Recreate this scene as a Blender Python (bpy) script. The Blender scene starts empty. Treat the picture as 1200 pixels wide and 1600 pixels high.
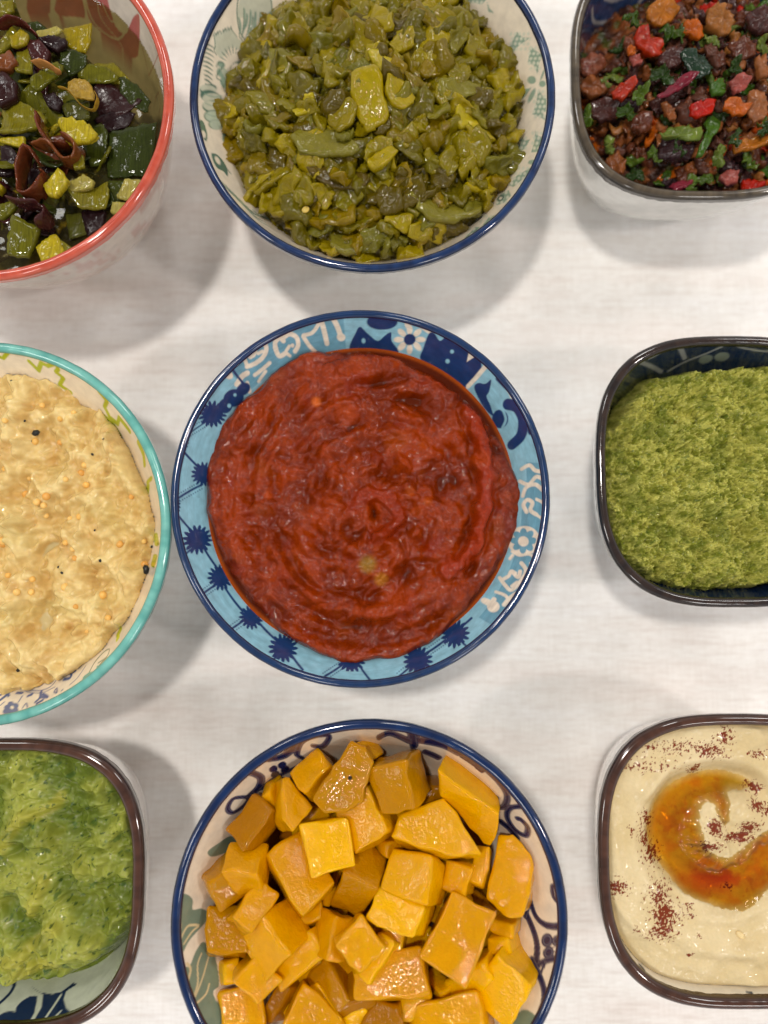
import bpy, bmesh, math, random
import numpy as np
from mathutils import Vector, Matrix, Euler

random.seed(7)
RNG = np.random.default_rng(7)
S = bpy.context.scene
COL = S.collection

# ------------------------------------------------------------------ camera
TILT = math.radians(4.5)
CAM_H = 0.301
FOC = 1200.0            # focal length in photo pixels (photo 1200 x 1600)
cam_d = bpy.data.cameras.new('camera')
cam = bpy.data.objects.new('camera', cam_d)
COL.objects.link(cam)
cam.location = (0, 0, CAM_H)
cam.rotation_euler = (TILT, 0, 0)
cam_d.sensor_fit = 'HORIZONTAL'
cam_d.sensor_width = 36.0
cam_d.lens = 36.0
cam_d.clip_start = 0.01
cam_d.clip_end = 20.0
cam_d.dof.use_dof = True
cam_d.dof.focus_distance = 0.247
cam_d.dof.aperture_fstop = 5.0
S.camera = cam

# ------------------------------------------------------------------ light: warm room with two ceiling downlights
W = bpy.data.worlds.new("World")
S.world = W
W.use_nodes = True
# the room: pale lit walls all round, a dimmer ceiling above
_wn = W.node_tree
_bg = _wn.nodes['Background']
_tc = _wn.nodes.new('ShaderNodeTexCoord'); _sx = _wn.nodes.new('ShaderNodeSeparateXYZ'); _rw = _wn.nodes.new('ShaderNodeValToRGB')
_wn.links.new(_tc.outputs['Generated'], _sx.inputs[0]); _wn.links.new(_sx.outputs['Z'], _rw.inputs[0])
_rw.color_ramp.interpolation = 'EASE'
_rw.color_ramp.elements[0].position = .15; _rw.color_ramp.elements[0].color = (.62, .605, .59, 1)
_rw.color_ramp.elements[1].position = .95; _rw.color_ramp.elements[1].color = (.17, .168, .165, 1)
_wn.links.new(_rw.outputs[0], _bg.inputs[0]); _bg.inputs[1].default_value = 1.0

def downlight(name, loc, power, size, col=(1, .95, .88), aim=(0, 0, 0)):
    l = bpy.data.lights.new(name, 'AREA')
    l.shape = 'DISK'; l.size = size; l.energy = power; l.color = col
    o = bpy.data.objects.new(name, l)
    o.location = loc
    o.rotation_euler = (Vector(aim) - Vector(loc)).to_track_quat('-Z', 'Y').to_euler()
    COL.objects.link(o)
    return o
downlight('ceiling_downlight', (-0.20, 0.215, 1.30), 6.5, 0.10)
downlight('ceiling_downlight', (1.06, -0.20, 1.30), 4.6, 0.13, (1, .93, .89))
# added unseen fill lamps round the table, for ambient light and glints
for _x, _y, _e in ((-0.95, 0.95, 2.9), (0.25, 1.30, 3.0), (0.95, 0.85, 2.6), (-1.15, -0.35, 2.8), (-0.35, -1.15, 2.2), (0.75, -1.05, 2.4)):
    downlight('fill_lamp', (_x, _y, 1.45), _e * 1.07, 0.28, (1, .975, .945))

S.view_settings.view_transform = 'Standard'
S.view_settings.look = 'None'
S.view_settings.exposure = 0.16
S.view_settings.gamma = 1.0
S.cycles.max_bounces = 8
S.cycles.caustics_reflective = False
S.cycles.caustics_refractive = False

# ------------------------------------------------------------------ helpers
def lin(c):
    c = c / 255.0
    return c / 12.92 if c <= 0.04045 else ((c + 0.055) / 1.055) ** 2.4
def C(r, g, b):
    return np.array([lin(r), lin(g), lin(b)])
def C4(c):
    return (float(c[0]), float(c[1]), float(c[2]), 1.0)

def at(px, py, z):
    """world point seen at photo pixel (px, py) and standing at height z"""
    dx = (px - 600.0) / FOC; dy = -(py - 800.0) / FOC
    c, s = math.cos(TILT), math.sin(TILT)
    d = Vector((dx, dy * c + s, dy * s - c))
    t = (z - CAM_H) / d.z
    return Vector((d.x * t, d.y * t, z))
def scale_at(px, py, z):
    """metres per photo pixel there"""
    a = at(px - 5, py, z); b = at(px + 5, py, z)
    return (b - a).length / 10.0

_P = np.random.default_rng(3).permutation(256)
_P = np.concatenate([_P, _P, _P])
_G = np.random.default_rng(4).normal(size=(256, 3)); _G /= np.linalg.norm(_G, axis=1)[:, None]
def perlin(x, y, z=None):
    x = np.asarray(x, float); y = np.asarray(y, float)
    z = np.zeros_like(x) if z is None else np.asarray(z, float) + np.zeros_like(x)
    xi = np.floor(x).astype(int); yi = np.floor(y).astype(int); zi = np.floor(z).astype(int)
    xf, yf, zf = x - xi, y - yi, z - zi
    u, v, w = [t * t * t * (t * (t * 6 - 15) + 10) for t in (xf, yf, zf)]
    def g(i, j, k):
        h = _P[_P[_P[(xi + i) & 255] + ((yi + j) & 255)] + ((zi + k) & 255)]
        gr = _G[h]
        return gr[..., 0] * (xf - i) + gr[..., 1] * (yf - j) + gr[..., 2] * (zf - k)
    a = g(0,0,0)*(1-u)+g(1,0,0)*u; b = g(0,1,0)*(1-u)+g(1,1,0)*u
    c = g(0,0,1)*(1-u)+g(1,0,1)*u; d = g(0,1,1)*(1-u)+g(1,1,1)*u
    return ((a*(1-v)+b*v)*(1-w) + (c*(1-v)+d*v)*w) * 1.5
def fbm(x, y, z=0.0, o=4, gain=.5):
    s = 0; a = 1; f = 1
    for i in range(o):
        s = s + a * perlin(x * f, y * f, (z + 7.3 * i) + np.zeros_like(x)); a *= gain; f *= 2.03
    return s
def sstep(a, b, x):
    t = np.clip((x - a) / (b - a), 0, 1)
    return t * t * (3 - 2 * t)

def mesh_np(name, verts, faces, mat=None, cols=None, smooth=True, extra=None):
    """faces: (n,4) or (n,3) int array, or a list of such arrays"""
    me = bpy.data.meshes.new(name)
    if not isinstance(faces, list): faces = [faces]
    faces = [np.asarray(f, np.int32) for f in faces if len(f)]
    verts = np.asarray(verts, np.float32)
    me.vertices.add(len(verts)); me.vertices.foreach_set('co', verts.ravel())
    loops = np.concatenate([f.ravel() for f in faces])
    sizes = np.concatenate([np.full(len(f), f.shape[1], np.int32) for f in faces])
    starts = np.concatenate([[0], np.cumsum(sizes)[:-1]]).astype(np.int32)
    me.loops.add(len(loops)); me.loops.foreach_set('vertex_index', loops)
    me.polygons.add(len(sizes)); me.polygons.foreach_set('loop_start', starts)
    if smooth: me.polygons.foreach_set('use_smooth', np.ones(len(sizes), bool))
    me.update(calc_edges=True)
    if cols is not None:
        a = me.attributes.new('tint', 'FLOAT_COLOR', 'POINT')
        cc = np.ones((len(verts), 4), np.float32); cc[:, :cols.shape[1]] = cols
        a.data.foreach_set('color', cc.ravel())
    me.validate()
    if mat: me.materials.append(mat)
    return me
def link(name, me, parent=None, loc=None):
    o = bpy.data.objects.new(name, me)
    COL.objects.link(o)
    if loc is not None: o.location = loc
    if parent is not None: o.parent = parent
    return o
def tag(o, label=None, cat=None, group=None, kind=None):
    if label: o['label'] = label
    if cat: o['category'] = cat
    if group: o['group'] = group
    if kind: o['kind'] = kind
    return o
def thing(name, loc, label, cat, group=None):
    o = bpy.data.objects.new(name, None); o.location = loc
    o.empty_display_size = 0.01
    COL.objects.link(o)
    return tag(o, label, cat, group)

# ------------------------------------------------------------------ materials
def new_mat(name):
    m = bpy.data.materials.new(name); m.use_nodes = True
    nt = m.node_tree
    return m, nt, nt.nodes['Principled BSDF']
def nd(nt, t, **k):
    n = nt.nodes.new(t)
    for a, v in k.items(): setattr(n, a, v)
    return n
def noise_node(nt, scale, detail=3, rough=.55, vec=None, stretch=None):
    n = nd(nt, 'ShaderNodeTexNoise'); n.inputs['Scale'].default_value = scale
    n.inputs['Detail'].default_value = detail; n.inputs['Roughness'].default_value = rough
    if vec is None:
        vec = nd(nt, 'ShaderNodeTexCoord').outputs['Object']
    if stretch:
        mp = nd(nt, 'ShaderNodeMapping'); mp.inputs['Scale'].default_value = stretch
        nt.links.new(vec, mp.inputs[0]); vec = mp.outputs[0]
    nt.links.new(vec, n.inputs['Vector'])
    return n
def ramp(nt, src, stops, interp='LINEAR'):
    r = nd(nt, 'ShaderNodeValToRGB'); r.color_ramp.interpolation = interp
    e = r.color_ramp.elements
    while len(e) < len(stops): e.new(0.5)
    for i, (p, c) in enumerate(stops):
        e[i].position = p; e[i].color = C4(c) if len(c) == 3 else c
    nt.links.new(src, r.inputs[0])
    return r
def bump(nt, bsdf, srcs, dist=0.001):
    prev = None
    for src, strength in srcs:
        b = nd(nt, 'ShaderNodeBump'); b.inputs['Strength'].default_value = strength
        b.inputs['Distance'].default_value = dist
        nt.links.new(src, b.inputs['Height'])
        if prev: nt.links.new(prev.outputs[0], b.inputs['Normal'])
        prev = b
    nt.links.new(prev.outputs[0], bsdf.inputs['Normal'])
    nt.links.new(prev.outputs[0], bsdf.inputs['Coat Normal'])
def mixc(nt, a, b, fac, mode='MIX'):
    m = nd(nt, 'ShaderNodeMix', data_type='RGBA', blend_type=mode)
    for s, v in ((m.inputs[0], fac), (m.inputs[6], a), (m.inputs[7], b)):
        if hasattr(v, 'is_output'): nt.links.new(v, s)
        elif isinstance(v, (int, float)): s.default_value = v
        else: s.default_value = C4(v)
    return m.outputs[2]

def glaze_mat(name, col=None, attr=False, rough=.07):
    m, nt, b = new_mat(name)
    b.inputs['Roughness'].default_value = rough
    b.inputs['IOR'].default_value = 1.5
    b.inputs['Coat Weight'].default_value = .5
    b.inputs['Coat Roughness'].default_value = .04
    n = noise_node(nt, 260, 3)
    if attr:
        src = nd(nt, 'ShaderNodeAttribute', attribute_name='tint').outputs['Color']
    else:
        rgb = nd(nt, 'ShaderNodeRGB'); rgb.outputs[0].default_value = C4(col); src = rgb.outputs[0]
    r = ramp(nt, n.outputs[0], [(.3, np.array([.84]*3)), (.7, np.array([1.]*3))])
    nt.links.new(mixc(nt, src, r.outputs[0], 1.0, 'MULTIPLY'), b.inputs['Base Color'])
    n2 = noise_node(nt, 60, 2)
    bump(nt, b, [(n2.outputs[0], .25)], .0006)
    return m

def food_mat(name, col=None, rough=.3, sss=.0, sss_col=None, bumps=((900, .5),), dist=.0004, var=.25, coat=0.0, spec=.5, rand=None, rrange=None, vscale=500, crough=.04, cior=1.42):
    """col None: colour from the vertex attribute; rand: list of colours picked per object"""
    m, nt, b = new_mat(name)
    if rand is not None:
        oi = nd(nt, 'ShaderNodeObjectInfo')
        st = [(i / len(rand), c) for i, c in enumerate(rand)]
        src = ramp(nt, oi.outputs['Random'], st, 'CONSTANT').outputs[0]
    elif col is None:
        src = nd(nt, 'ShaderNodeAttribute', attribute_name='tint').outputs['Color']
    else:
        rgb = nd(nt, 'ShaderNodeRGB'); rgb.outputs[0].default_value = C4(col); src = rgb.outputs[0]
    n = noise_node(nt, vscale, 4, .6)
    r = ramp(nt, n.outputs[0], [(.3, np.array([1 - var]*3)), (.7, np.array([1 + var*.6]*3))])
    out = mixc(nt, src, r.outputs[0], 1.0, 'MULTIPLY')
    nt.links.new(out, b.inputs['Base Color'])
    if rrange:
        n3 = noise_node(nt, 350, 3)
        rr = ramp(nt, n3.outputs[0], [(.35, np.array([rrange[0]]*3)), (.65, np.array([rrange[1]]*3))])
        nt.links.new(rr.outputs[0], b.inputs['Roughness'])
    else:
        b.inputs['Roughness'].default_value = rough
    b.inputs['Specular IOR Level'].default_value = spec * .5
    if coat:
        b.inputs['Coat Weight'].default_value = min(1, coat * 1.6)
        b.inputs['Coat IOR'].default_value = cior; b.inputs['Specular IOR Level'].default_value = 0.0
        b.inputs['Coat Roughness'].default_value = crough
    if sss:
        b.inputs['Subsurface Weight'].default_value = sss
        b.inputs['Subsurface Radius'].default_value = tuple(sss_col if sss_col is not None else (.8, .5, .2))
        b.inputs['Subsurface Scale'].default_value = .003
    bump(nt, b, [(noise_node(nt, s, 2, .5).outputs[0], min(1, k)) for s, k in bumps], dist)
    return m

def liquid_mat(name, tint, rough=.03, opaque=.0, col=None, refl=1.35, wav=0.2, wscale=80):
    """thin clear liquid surface: tinted transparency under a fresnel reflection"""
    m, nt, b = new_mat(name)
    nt.nodes.remove(b)
    out = [n for n in nt.nodes if n.type == 'OUTPUT_MATERIAL'][0]
    tr = nd(nt, 'ShaderNodeBsdfTransparent'); tr.inputs[0].default_value = C4(tint)
    df = nd(nt, 'ShaderNodeBsdfDiffuse'); df.inputs[0].default_value = C4(col if col is not None else tint)
    mx = nd(nt, 'ShaderNodeMixShader'); mx.inputs[0].default_value = opaque
    nt.links.new(tr.outputs[0], mx.inputs[1]); nt.links.new(df.outputs[0], mx.inputs[2])
    gl = nd(nt, 'ShaderNodeBsdfGlossy'); gl.inputs['Roughness'].default_value = rough
    fr = nd(nt, 'ShaderNodeFresnel'); fr.inputs[0].default_value = refl
    m2 = nd(nt, 'ShaderNodeMixShader')
    nt.links.new(fr.outputs[0], m2.inputs[0]); nt.links.new(mx.outputs[0], m2.inputs[1]); nt.links.new(gl.outputs[0], m2.inputs[2])
    nt.links.new(m2.outputs[0], out.inputs[0])
    bp = nd(nt, 'ShaderNodeBump'); bp.inputs['Strength'].default_value = wav; bp.inputs['Distance'].default_value = .001
    nt.links.new(noise_node(nt, wscale, 2).outputs[0], bp.inputs['Height'])
    for n in (gl, fr): nt.links.new(bp.outputs[0], n.inputs['Normal'])
    return m

# ------------------------------------------------------------------ the tabletop
def make_table():
    m, nt, b = new_mat('pale_grained_laminate')
    tc = nd(nt, 'ShaderNodeTexCoord').outputs['Object']
    big = noise_node(nt, 1, 4, .6, tc, (7, 40, 1))
    mid = noise_node(nt, 1, 5, .65, tc, (38, 560, 1))
    thr = noise_node(nt, 1, 3, .6, tc, (190, 1700, 1))
    ver = noise_node(nt, 1, 3, .6, tc, (1300, 90, 1))
    base = ramp(nt, big.outputs[0], [(.25, C(240, 231, 226)), (.5, C(245, 243, 240)), (.75, C(249, 249, 250))]).outputs[0]
    c = mixc(nt, base, ramp(nt, mid.outputs[0], [(.30, C(220, 209, 203)), (.50, C(255, 255, 255))]).outputs[0], .42, 'MULTIPLY')
    c = mixc(nt, c, ramp(nt, thr.outputs[0], [(.3, C(226, 219, 214)), (.6, C(255, 255, 255))]).outputs[0], .5, 'MULTIPLY')
    c = mixc(nt, c, ramp(nt, ver.outputs[0], [(.3, C(230, 226, 222)), (.6, C(255, 255, 255))]).outputs[0], .35, 'MULTIPLY')
    nt.links.new(c, b.inputs['Base Color'])
    b.inputs['Roughness'].default_value = .42
    b.inputs['Specular IOR Level'].default_value = .4
    bump(nt, b, [(thr.outputs[0], .35), (ver.outputs[0], .25)], .0003)
    bm = bmesh.new()
    bmesh.ops.create_cube(bm, size=1)
    for v in bm.verts:
        v.co = Vector((v.co.x * 1.2, v.co.y * .9, v.co.z * .03 - .015))
    bmesh.ops.bevel(bm, geom=bm.edges[:], offset=.003, segments=2, affect='EDGES')
    me = bpy.data.meshes.new('tabletop'); bm.to_mesh(me); bm.free(); me.materials.append(m)
    tag(link('tabletop', me), 'pale whitewashed tabletop with fine horizontal grain under the bowls', kind='structure')
make_table()

# ------------------------------------------------------------------ bowls
def catmull(pts, n=8, closed=False):
    P = [np.array(p, float) for p in pts]
    if len(P) < 3: return np.array(P)
    out = []
    m = len(P)
    rng = range(m) if closed else range(m - 1)
    for i in rng:
        if closed: p0, p1, p2, p3 = P[i-1], P[i], P[(i+1) % m], P[(i+2) % m]
        else: p0, p1, p2, p3 = P[max(i-1, 0)], P[i], P[i+1], P[min(i+2, m-1)]
        for k in range(n):
            t = k / n
            out.append(.5*((2*p1)+(-p0+p2)*t+(2*p0-5*p1+4*p2-p3)*t*t+(-p0+3*p1-3*p2+p3)*t**3))
    if not closed: out.append(P[-1])
    return np.array(out)

class Bowl:
    def __init__(s, px, py, R, zr, p, square=None, base=.006, rim_w=.0018, wall=.0024, foot=.5, na=1200, dense=.022, rows=58, outp=None):
        s.zr, s.R, s.p, s.sq, s.zb = zr, R - wall - .0004, p, square, base
        c = at(px, py, zr); s.c = Vector((c.x, c.y, 0))
        s.rim_w, s.wall, s.foot, s.na, s.dense, s.rows, s.outp = rim_w, wall, foot, na, dense, rows, outp or p
    def shape(s, th):
        """outline factor (1 = circle) at angle th"""
        if s.sq is None: return np.ones_like(th)
        n = s.sq
        return (np.abs(np.cos(th))**n + np.abs(np.sin(th))**n) ** (-1 / n)
    def zwall(s, x, y):
        """height of the inner wall above plan point (x, y), bowl-centred"""
        th = np.arctan2(y, x); r = np.hypot(x, y) / (s.R * s.shape(th))
        return s.zb + (s.zr - s.zb) * r ** s.p
    def slen_r(s):
        if not hasattr(s, '_sl'):
            r = np.linspace(1, 0, 2001); z = s.zb + (s.zr - s.zb) * r ** s.p
            d = np.hypot(np.diff(r * s.R), np.diff(z)); s._sl = (np.concatenate([[0], np.cumsum(d)]), r)
        return s._sl
    def uv(s, px, py):
        """unrolled print coordinates (arc along the rim, way down the wall) of the inner-wall point seen at a photo pixel"""
        a = 0.0; best = None
        o = Vector((0, 0, CAM_H)); d = at(px, py, 0) - o
        t0, t1 = (s.zr + .004 - CAM_H) / d.z, (0.0 - CAM_H) / d.z
        ts = np.linspace(t0, t1, 400)
        X = d.x * ts - s.c.x; Y = d.y * ts - s.c.y; Z = CAM_H + d.z * ts
        f = Z - s.zwall(X, Y)
        k = np.argmax(f < 0)
        if f[0] < 0: k = 0
        x, y = X[k], Y[k]
        th = math.atan2(y, x); r = math.hypot(x, y) / (s.R * float(s.shape(np.array(th))))
        sl, rr = s.slen_r()
        v = np.interp(1 - min(r, 1.0), 1 - rr, sl)
        if r > 1: v = -(r - 1) * s.R
        return np.array([th * s.R, v])
    def build(s, body_name, label, cat, rim_mat, body_mat, paint, outer_col, group=None, rimcols=None, outer_print=None):
        root = thing(body_name, s.c, label, cat, group)
        th = np.linspace(-math.pi, math.pi, s.na, endpoint=False)
        sh = s.shape(th)
        sl, rr = s.slen_r()
        v1 = np.linspace(0, s.dense, s.rows); rin1 = np.interp(v1, sl, rr)
        v2 = np.linspace(s.dense, sl[-1], 9)[1:-1]; rin2 = np.interp(v2, sl, rr)
        rin = np.concatenate([rin1, rin2, [0.02]])
        vin = np.concatenate([v1, v2, [sl[-1]]])
        zin = s.zb + (s.zr - s.zb) * rin ** s.p
        # the outside, from the lip down to the foot ring
        t = np.linspace(0, 1, 14)
        zo = s.zr - (s.zr - .0045) * t
        q = np.clip((zo - .0015) / (s.zr - .0015), 0, 1)
        ro = (s.R * q ** (1 / s.outp) + s.wall * (1 - .0 * t)) / s.R
        ro = np.maximum(ro, s.foot)
        rof = [s.foot, s.foot * 1.0, s.foot * .93, s.foot * .9, 0.02]; zof = [.004, .0006, 0.0002, .003, .003]
        rows = [(a, b, c, 0) for a, b, c in zip(rin[::-1], zin[::-1], vin[::-1])]
        lipn = [(1 + s.wall / s.R * f, s.zr + s.wall * .42 * math.sin(math.pi * f)) for f in (.15, .35, .5, .65, .85)]
        rows += [(a, b, -1, 1) for a, b in lipn]
        rows += [(a, b, -1, 1) for a, b in zip(ro, zo)]
        rows += [(a, b, -1, 2) for a, b in zip(rof, zof)]
        rows = np.array(rows)
        n = len(rows)
        Rr = rows[:, 0][:, None] * s.R * sh[None, :]
        wob = 1 + .0016 * np.sin(2 * th + s.c.x * 50)[None, :] * (rows[:, 0][:, None] > .5)
        X = Rr * np.cos(th) * wob; Y = Rr * np.sin(th) * wob
        Z = np.repeat(rows[:, 1][:, None], s.na, 1)
        V = np.stack([X, Y, Z], -1).reshape(-1, 3)
        i = np.arange(n - 1)[:, None]; j = np.arange(s.na)[None, :]; j2 = (j + 1) % s.na
        F = np.stack([i*s.na + j, (i+1)*s.na + j, (i+1)*s.na + j2, i*s.na + j2], -1).reshape(-1, 4)[:, ::-1]
        U = np.repeat((th * s.R)[None, :], n, 0); VV = np.repeat(rows[:, 2][:, None], s.na, 1)
        inner = (rows[:, 3] == 0)
        cols = np.zeros((n, s.na, 3)); cols[:] = outer_col
        if outer_print is not None:
            k = sstep(.05, .35, fbm(np.cos(th)[None, :]*5 + Z*60, np.sin(th)[None, :]*5, Z*45, 3))[..., None]
            cols = cols * (1 - k) + np.array(outer_print) * k
        pt = Painter(U[inner], VV[inner], s)
        paint(pt)
        cols[inner] = pt.rgb
        me = mesh_np('bowl_body', V, F, body_mat, cols.reshape(-1, 3))
        link('bowl_body', me, root)
        # the glazed rim band: a bead wrapped over the lip
        prof = []
        w = s.rim_w
        inn = w * 1.0; 
        for k in range(13):
            f = k / 12
            # from inside wall below the lip, over the top, to the outside
            a = math.pi * (1.12 - 1.24 * f)
            prof.append((1 + (s.wall * .5 + (s.wall * .5 + w * .42) * math.cos(a)) / s.R,
                         s.zr - w * .25 + (s.wall * .42 + w * .45) * math.sin(a)))
        prof.insert(0, (1 - (w * .32) / s.R, s.zr - w * 1.4))
        prof.append((1 + (s.wall + w * .30) / s.R, s.zr - w * 1.6))
        prof = np.array(prof)
        th2 = np.linspace(-math.pi, math.pi, 480, endpoint=False); sh2 = s.shape(th2)
        jit = 1 + .0012 * fbm(np.cos(th2) * 9 + s.c.x * 99, np.sin(th2) * 9, 0, 3)
        wob2 = 1 + .0016 * np.sin(2 * th2 + s.c.x * 50)
        Rr = prof[:, 0][:, None] * s.R * sh2 * wob2
        edge = np.zeros(len(prof)); edge[0] = edge[-1] = 1
        Zr = np.repeat(prof[:, 1][:, None], 480, 1) + edge[:, None] * .0006 * fbm(np.cos(th2) * 14 + 5, np.sin(th2) * 14, 3, 3)
        V = np.stack([Rr * jit * np.cos(th2), Rr * jit * np.sin(th2), Zr], -1).reshape(-1, 3)
        m = len(prof)
        i = np.arange(m - 1)[:, None]; j = np.arange(480)[None, :]; j2 = (j + 1) % 480
        F = np.stack([i*480 + j, (i+1)*480 + j, (i+1)*480 + j2, i*480 + j2], -1).reshape(-1, 4)[:, ::-1]
        rc = np.zeros((m, 480, 3))
        nz = fbm(np.cos(th2) * 20, np.sin(th2) * 20, 1.5, 4)
        pos = np.linspace(0, 1, m)
        base_c, mid_c = rimcols
        band = np.exp(-((pos - .5) / .22) ** 2)[:, None] * np.clip(.75 + .5 * nz, 0, 1)[None, :]
        rc[:] = base_c
        rc = rc * (1 - band[..., None]) + np.array(mid_c) * band[..., None]
        me = mesh_np('rim', V, F, rim_mat, rc.reshape(-1, 3))
        link('rim', me, root)
        return root

class Painter:
    """paints the printed decoration of a bowl in unrolled wall coordinates (metres)"""
    def __init__(s, U, V, bowl):
        s.U, s.V, s.b = U, V, bowl
        s.rgb = np.zeros(U.shape + (3,)); s.soft = .00016
    def fill(s, c): s.rgb[:] = c
    def _du(s, u0):
        L = 2 * math.pi * s.b.R
        d = s.U - u0
        return d - L * np.round(d / L)
    def _box(s, P, pad):
        L = 2 * math.pi * s.b.R
        u0 = P[0, 0]
        P = P.copy(); P[:, 0] = P[:, 0] - u0; P[:, 0] -= L * np.round(P[:, 0] / L)
        du = s._du(u0)
        m = (du > P[:, 0].min() - pad) & (du < P[:, 0].max() + pad) & (s.V > P[:, 1].min() - pad) & (s.V < P[:, 1].max() + pad)
        return P, du, m
    def _mix(s, m, a, c):
        a = np.clip(a, 0, 1)[:, None]
        s.rgb[m] = s.rgb[m] * (1 - a) + np.array(c) * a
    def pts(s, pts, smooth=True, closed=False):
        P = catmull(pts, 6, closed) if smooth else np.array(pts, float)
        return np.array([s.b.uv(*q) for q in P])
    def stroke(s, pts, w, c, smooth=True, taper=False, alpha=1.0, closed=False):
        """pts in photo pixels, w: width in photo pixels"""
        P = s.pts(pts, smooth, closed)
        if closed: P = np.vstack([P, P[:1]])
        mid = pts[len(pts) // 2]
        Ji, q0 = s._jac(*mid)
        if Ji is None: return
        fu, fv = np.linalg.norm(Ji[:, 0]), np.linalg.norm(Ji[:, 1])   # photo pixels per metre along and down the wall
        fu = np.clip(fu, 2000, 9000); fv = np.clip(fv, 900, 9000)
        hw = w / 2
        P, du, m = s._box(P, hw / min(fu, fv) + .001)
        if not m.any(): return
        u, v = du[m] * fu, s.V[m] * fv
        P = P * np.array([fu, fv])
        best = np.full(u.shape, 999.0)
        n = len(P) - 1
        for k in range(n):
            a, b = P[k], P[k+1]; d = b - a; l2 = max(d @ d, 1e-9)
            t = np.clip(((u - a[0]) * d[0] + (v - a[1]) * d[1]) / l2, 0, 1)
            dist = np.hypot(u - a[0] - t * d[0], v - a[1] - t * d[1])
            h = hw
            if taper:
                g = (k + t) / n; h = hw * (.25 + .75 * np.sin(np.pi * np.clip(g, 0, 1)) ** .7)
            best = np.minimum(best, dist - h)
        best = best / 4800.0
        s._mix(m, (.5 - best / s.soft / 2) * alpha, c)
    def _jac(s, x, y):
        e = 3.0
        q0 = s.b.uv(x, y); qx = s.b.uv(x + e, y); qy = s.b.uv(x, y + e)
        L = 2 * math.pi * s.b.R
        J = np.array([qx - q0, qy - q0]).T / e
        J[0] -= L / e * np.round(J[0] * e / L)
        if abs(np.linalg.det(J)) < 1e-12: return None, q0
        return np.linalg.inv(J), q0
    def blob(s, x, y, rx, ry, rot, c, alpha=1.0, spiky=0, n=12):
        sc = scale_at(x, y, s.b.zr - .01)
        P = s.pts([(x, y)], False)
        P, du, m = s._box(P, max(rx, ry) * sc * 1.6 + .0005)
        if not m.any(): return
        # the print's own axes at this spot
        e = 3.0
        q0 = s.b.uv(x, y); qx = s.b.uv(x + e, y); qy = s.b.uv(x, y + e)
        L = 2 * math.pi * s.b.R
        J = np.array([qx - q0, qy - q0]).T / e
        J[0] -= L / e * np.round(J[0] * e / L)
        if abs(np.linalg.det(J)) < 1e-12: return
        Ji = np.linalg.inv(J)
        u, v = du[m], s.V[m] - q0[1]
        dx = Ji[0, 0] * u + Ji[0, 1] * v; dy = Ji[1, 0] * u + Ji[1, 1] * v
        ca, sa = math.cos(math.radians(rot)), math.sin(math.radians(rot))
        a = (dx * ca + dy * sa) / rx; b = (-dx * sa + dy * ca) / ry
        r = np.hypot(a, b)
        if spiky: r = r / (1 + spiky * (np.abs(np.cos(np.arctan2(b, a) * n / 2)) - .5))
        s._mix(m, (.5 - (r - 1) * min(rx, ry) * sc / s.soft / 2) * alpha, c)
    def poly(s, pts, c, smooth=False, alpha=1.0):
        P = s.pts(pts, smooth, closed=smooth)
        P, du, m = s._box(P, .0006)
        if not m.any(): return
        u, v = du[m], s.V[m]
        ins = np.zeros(u.shape, bool); best = np.full(u.shape, 9.0)
        n = len(P)
        for k in range(n):
            a, b = P[k], P[(k+1) % n]
            cond = ((a[1] > v) != (b[1] > v))
            with np.errstate(divide='ignore', invalid='ignore'):
                xx = (b[0]-a[0]) * (v - a[1]) / (b[1]-a[1] + 1e-15) + a[0]
            ins ^= cond & (u < xx)
            d = b - a; l2 = max(d @ d, 1e-12)
            t = np.clip(((u-a[0])*d[0] + (v-a[1])*d[1]) / l2, 0, 1)
            best = np.minimum(best, np.hypot(u - a[0] - t*d[0], v - a[1] - t*d[1]))
        sd = np.where(ins, -best, best)
        s._mix(m, (.5 - sd / s.soft / 2) * alpha, c)
    def shade(s, fn):
        """slow hand-glazed unevenness of the ground colour"""
        k = fn(s.U, s.V)
        s.rgb *= k[..., None]

# ------------------------------------------------------------------ the nine bowls
GLAZE = glaze_mat('glazed_print', attr=True)
RIMG = glaze_mat('glazed_rim', attr=True, rough=.1)
CREAM = C(243, 229, 206)
NAVY = C(22, 44, 98)

def streaks(amp=.06):
    def fn(U, V):
        return 1 + amp * perlin(U * 60, V * 2600) + amp * .6 * perlin(U * 200, V * 5200)
    return fn

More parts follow.
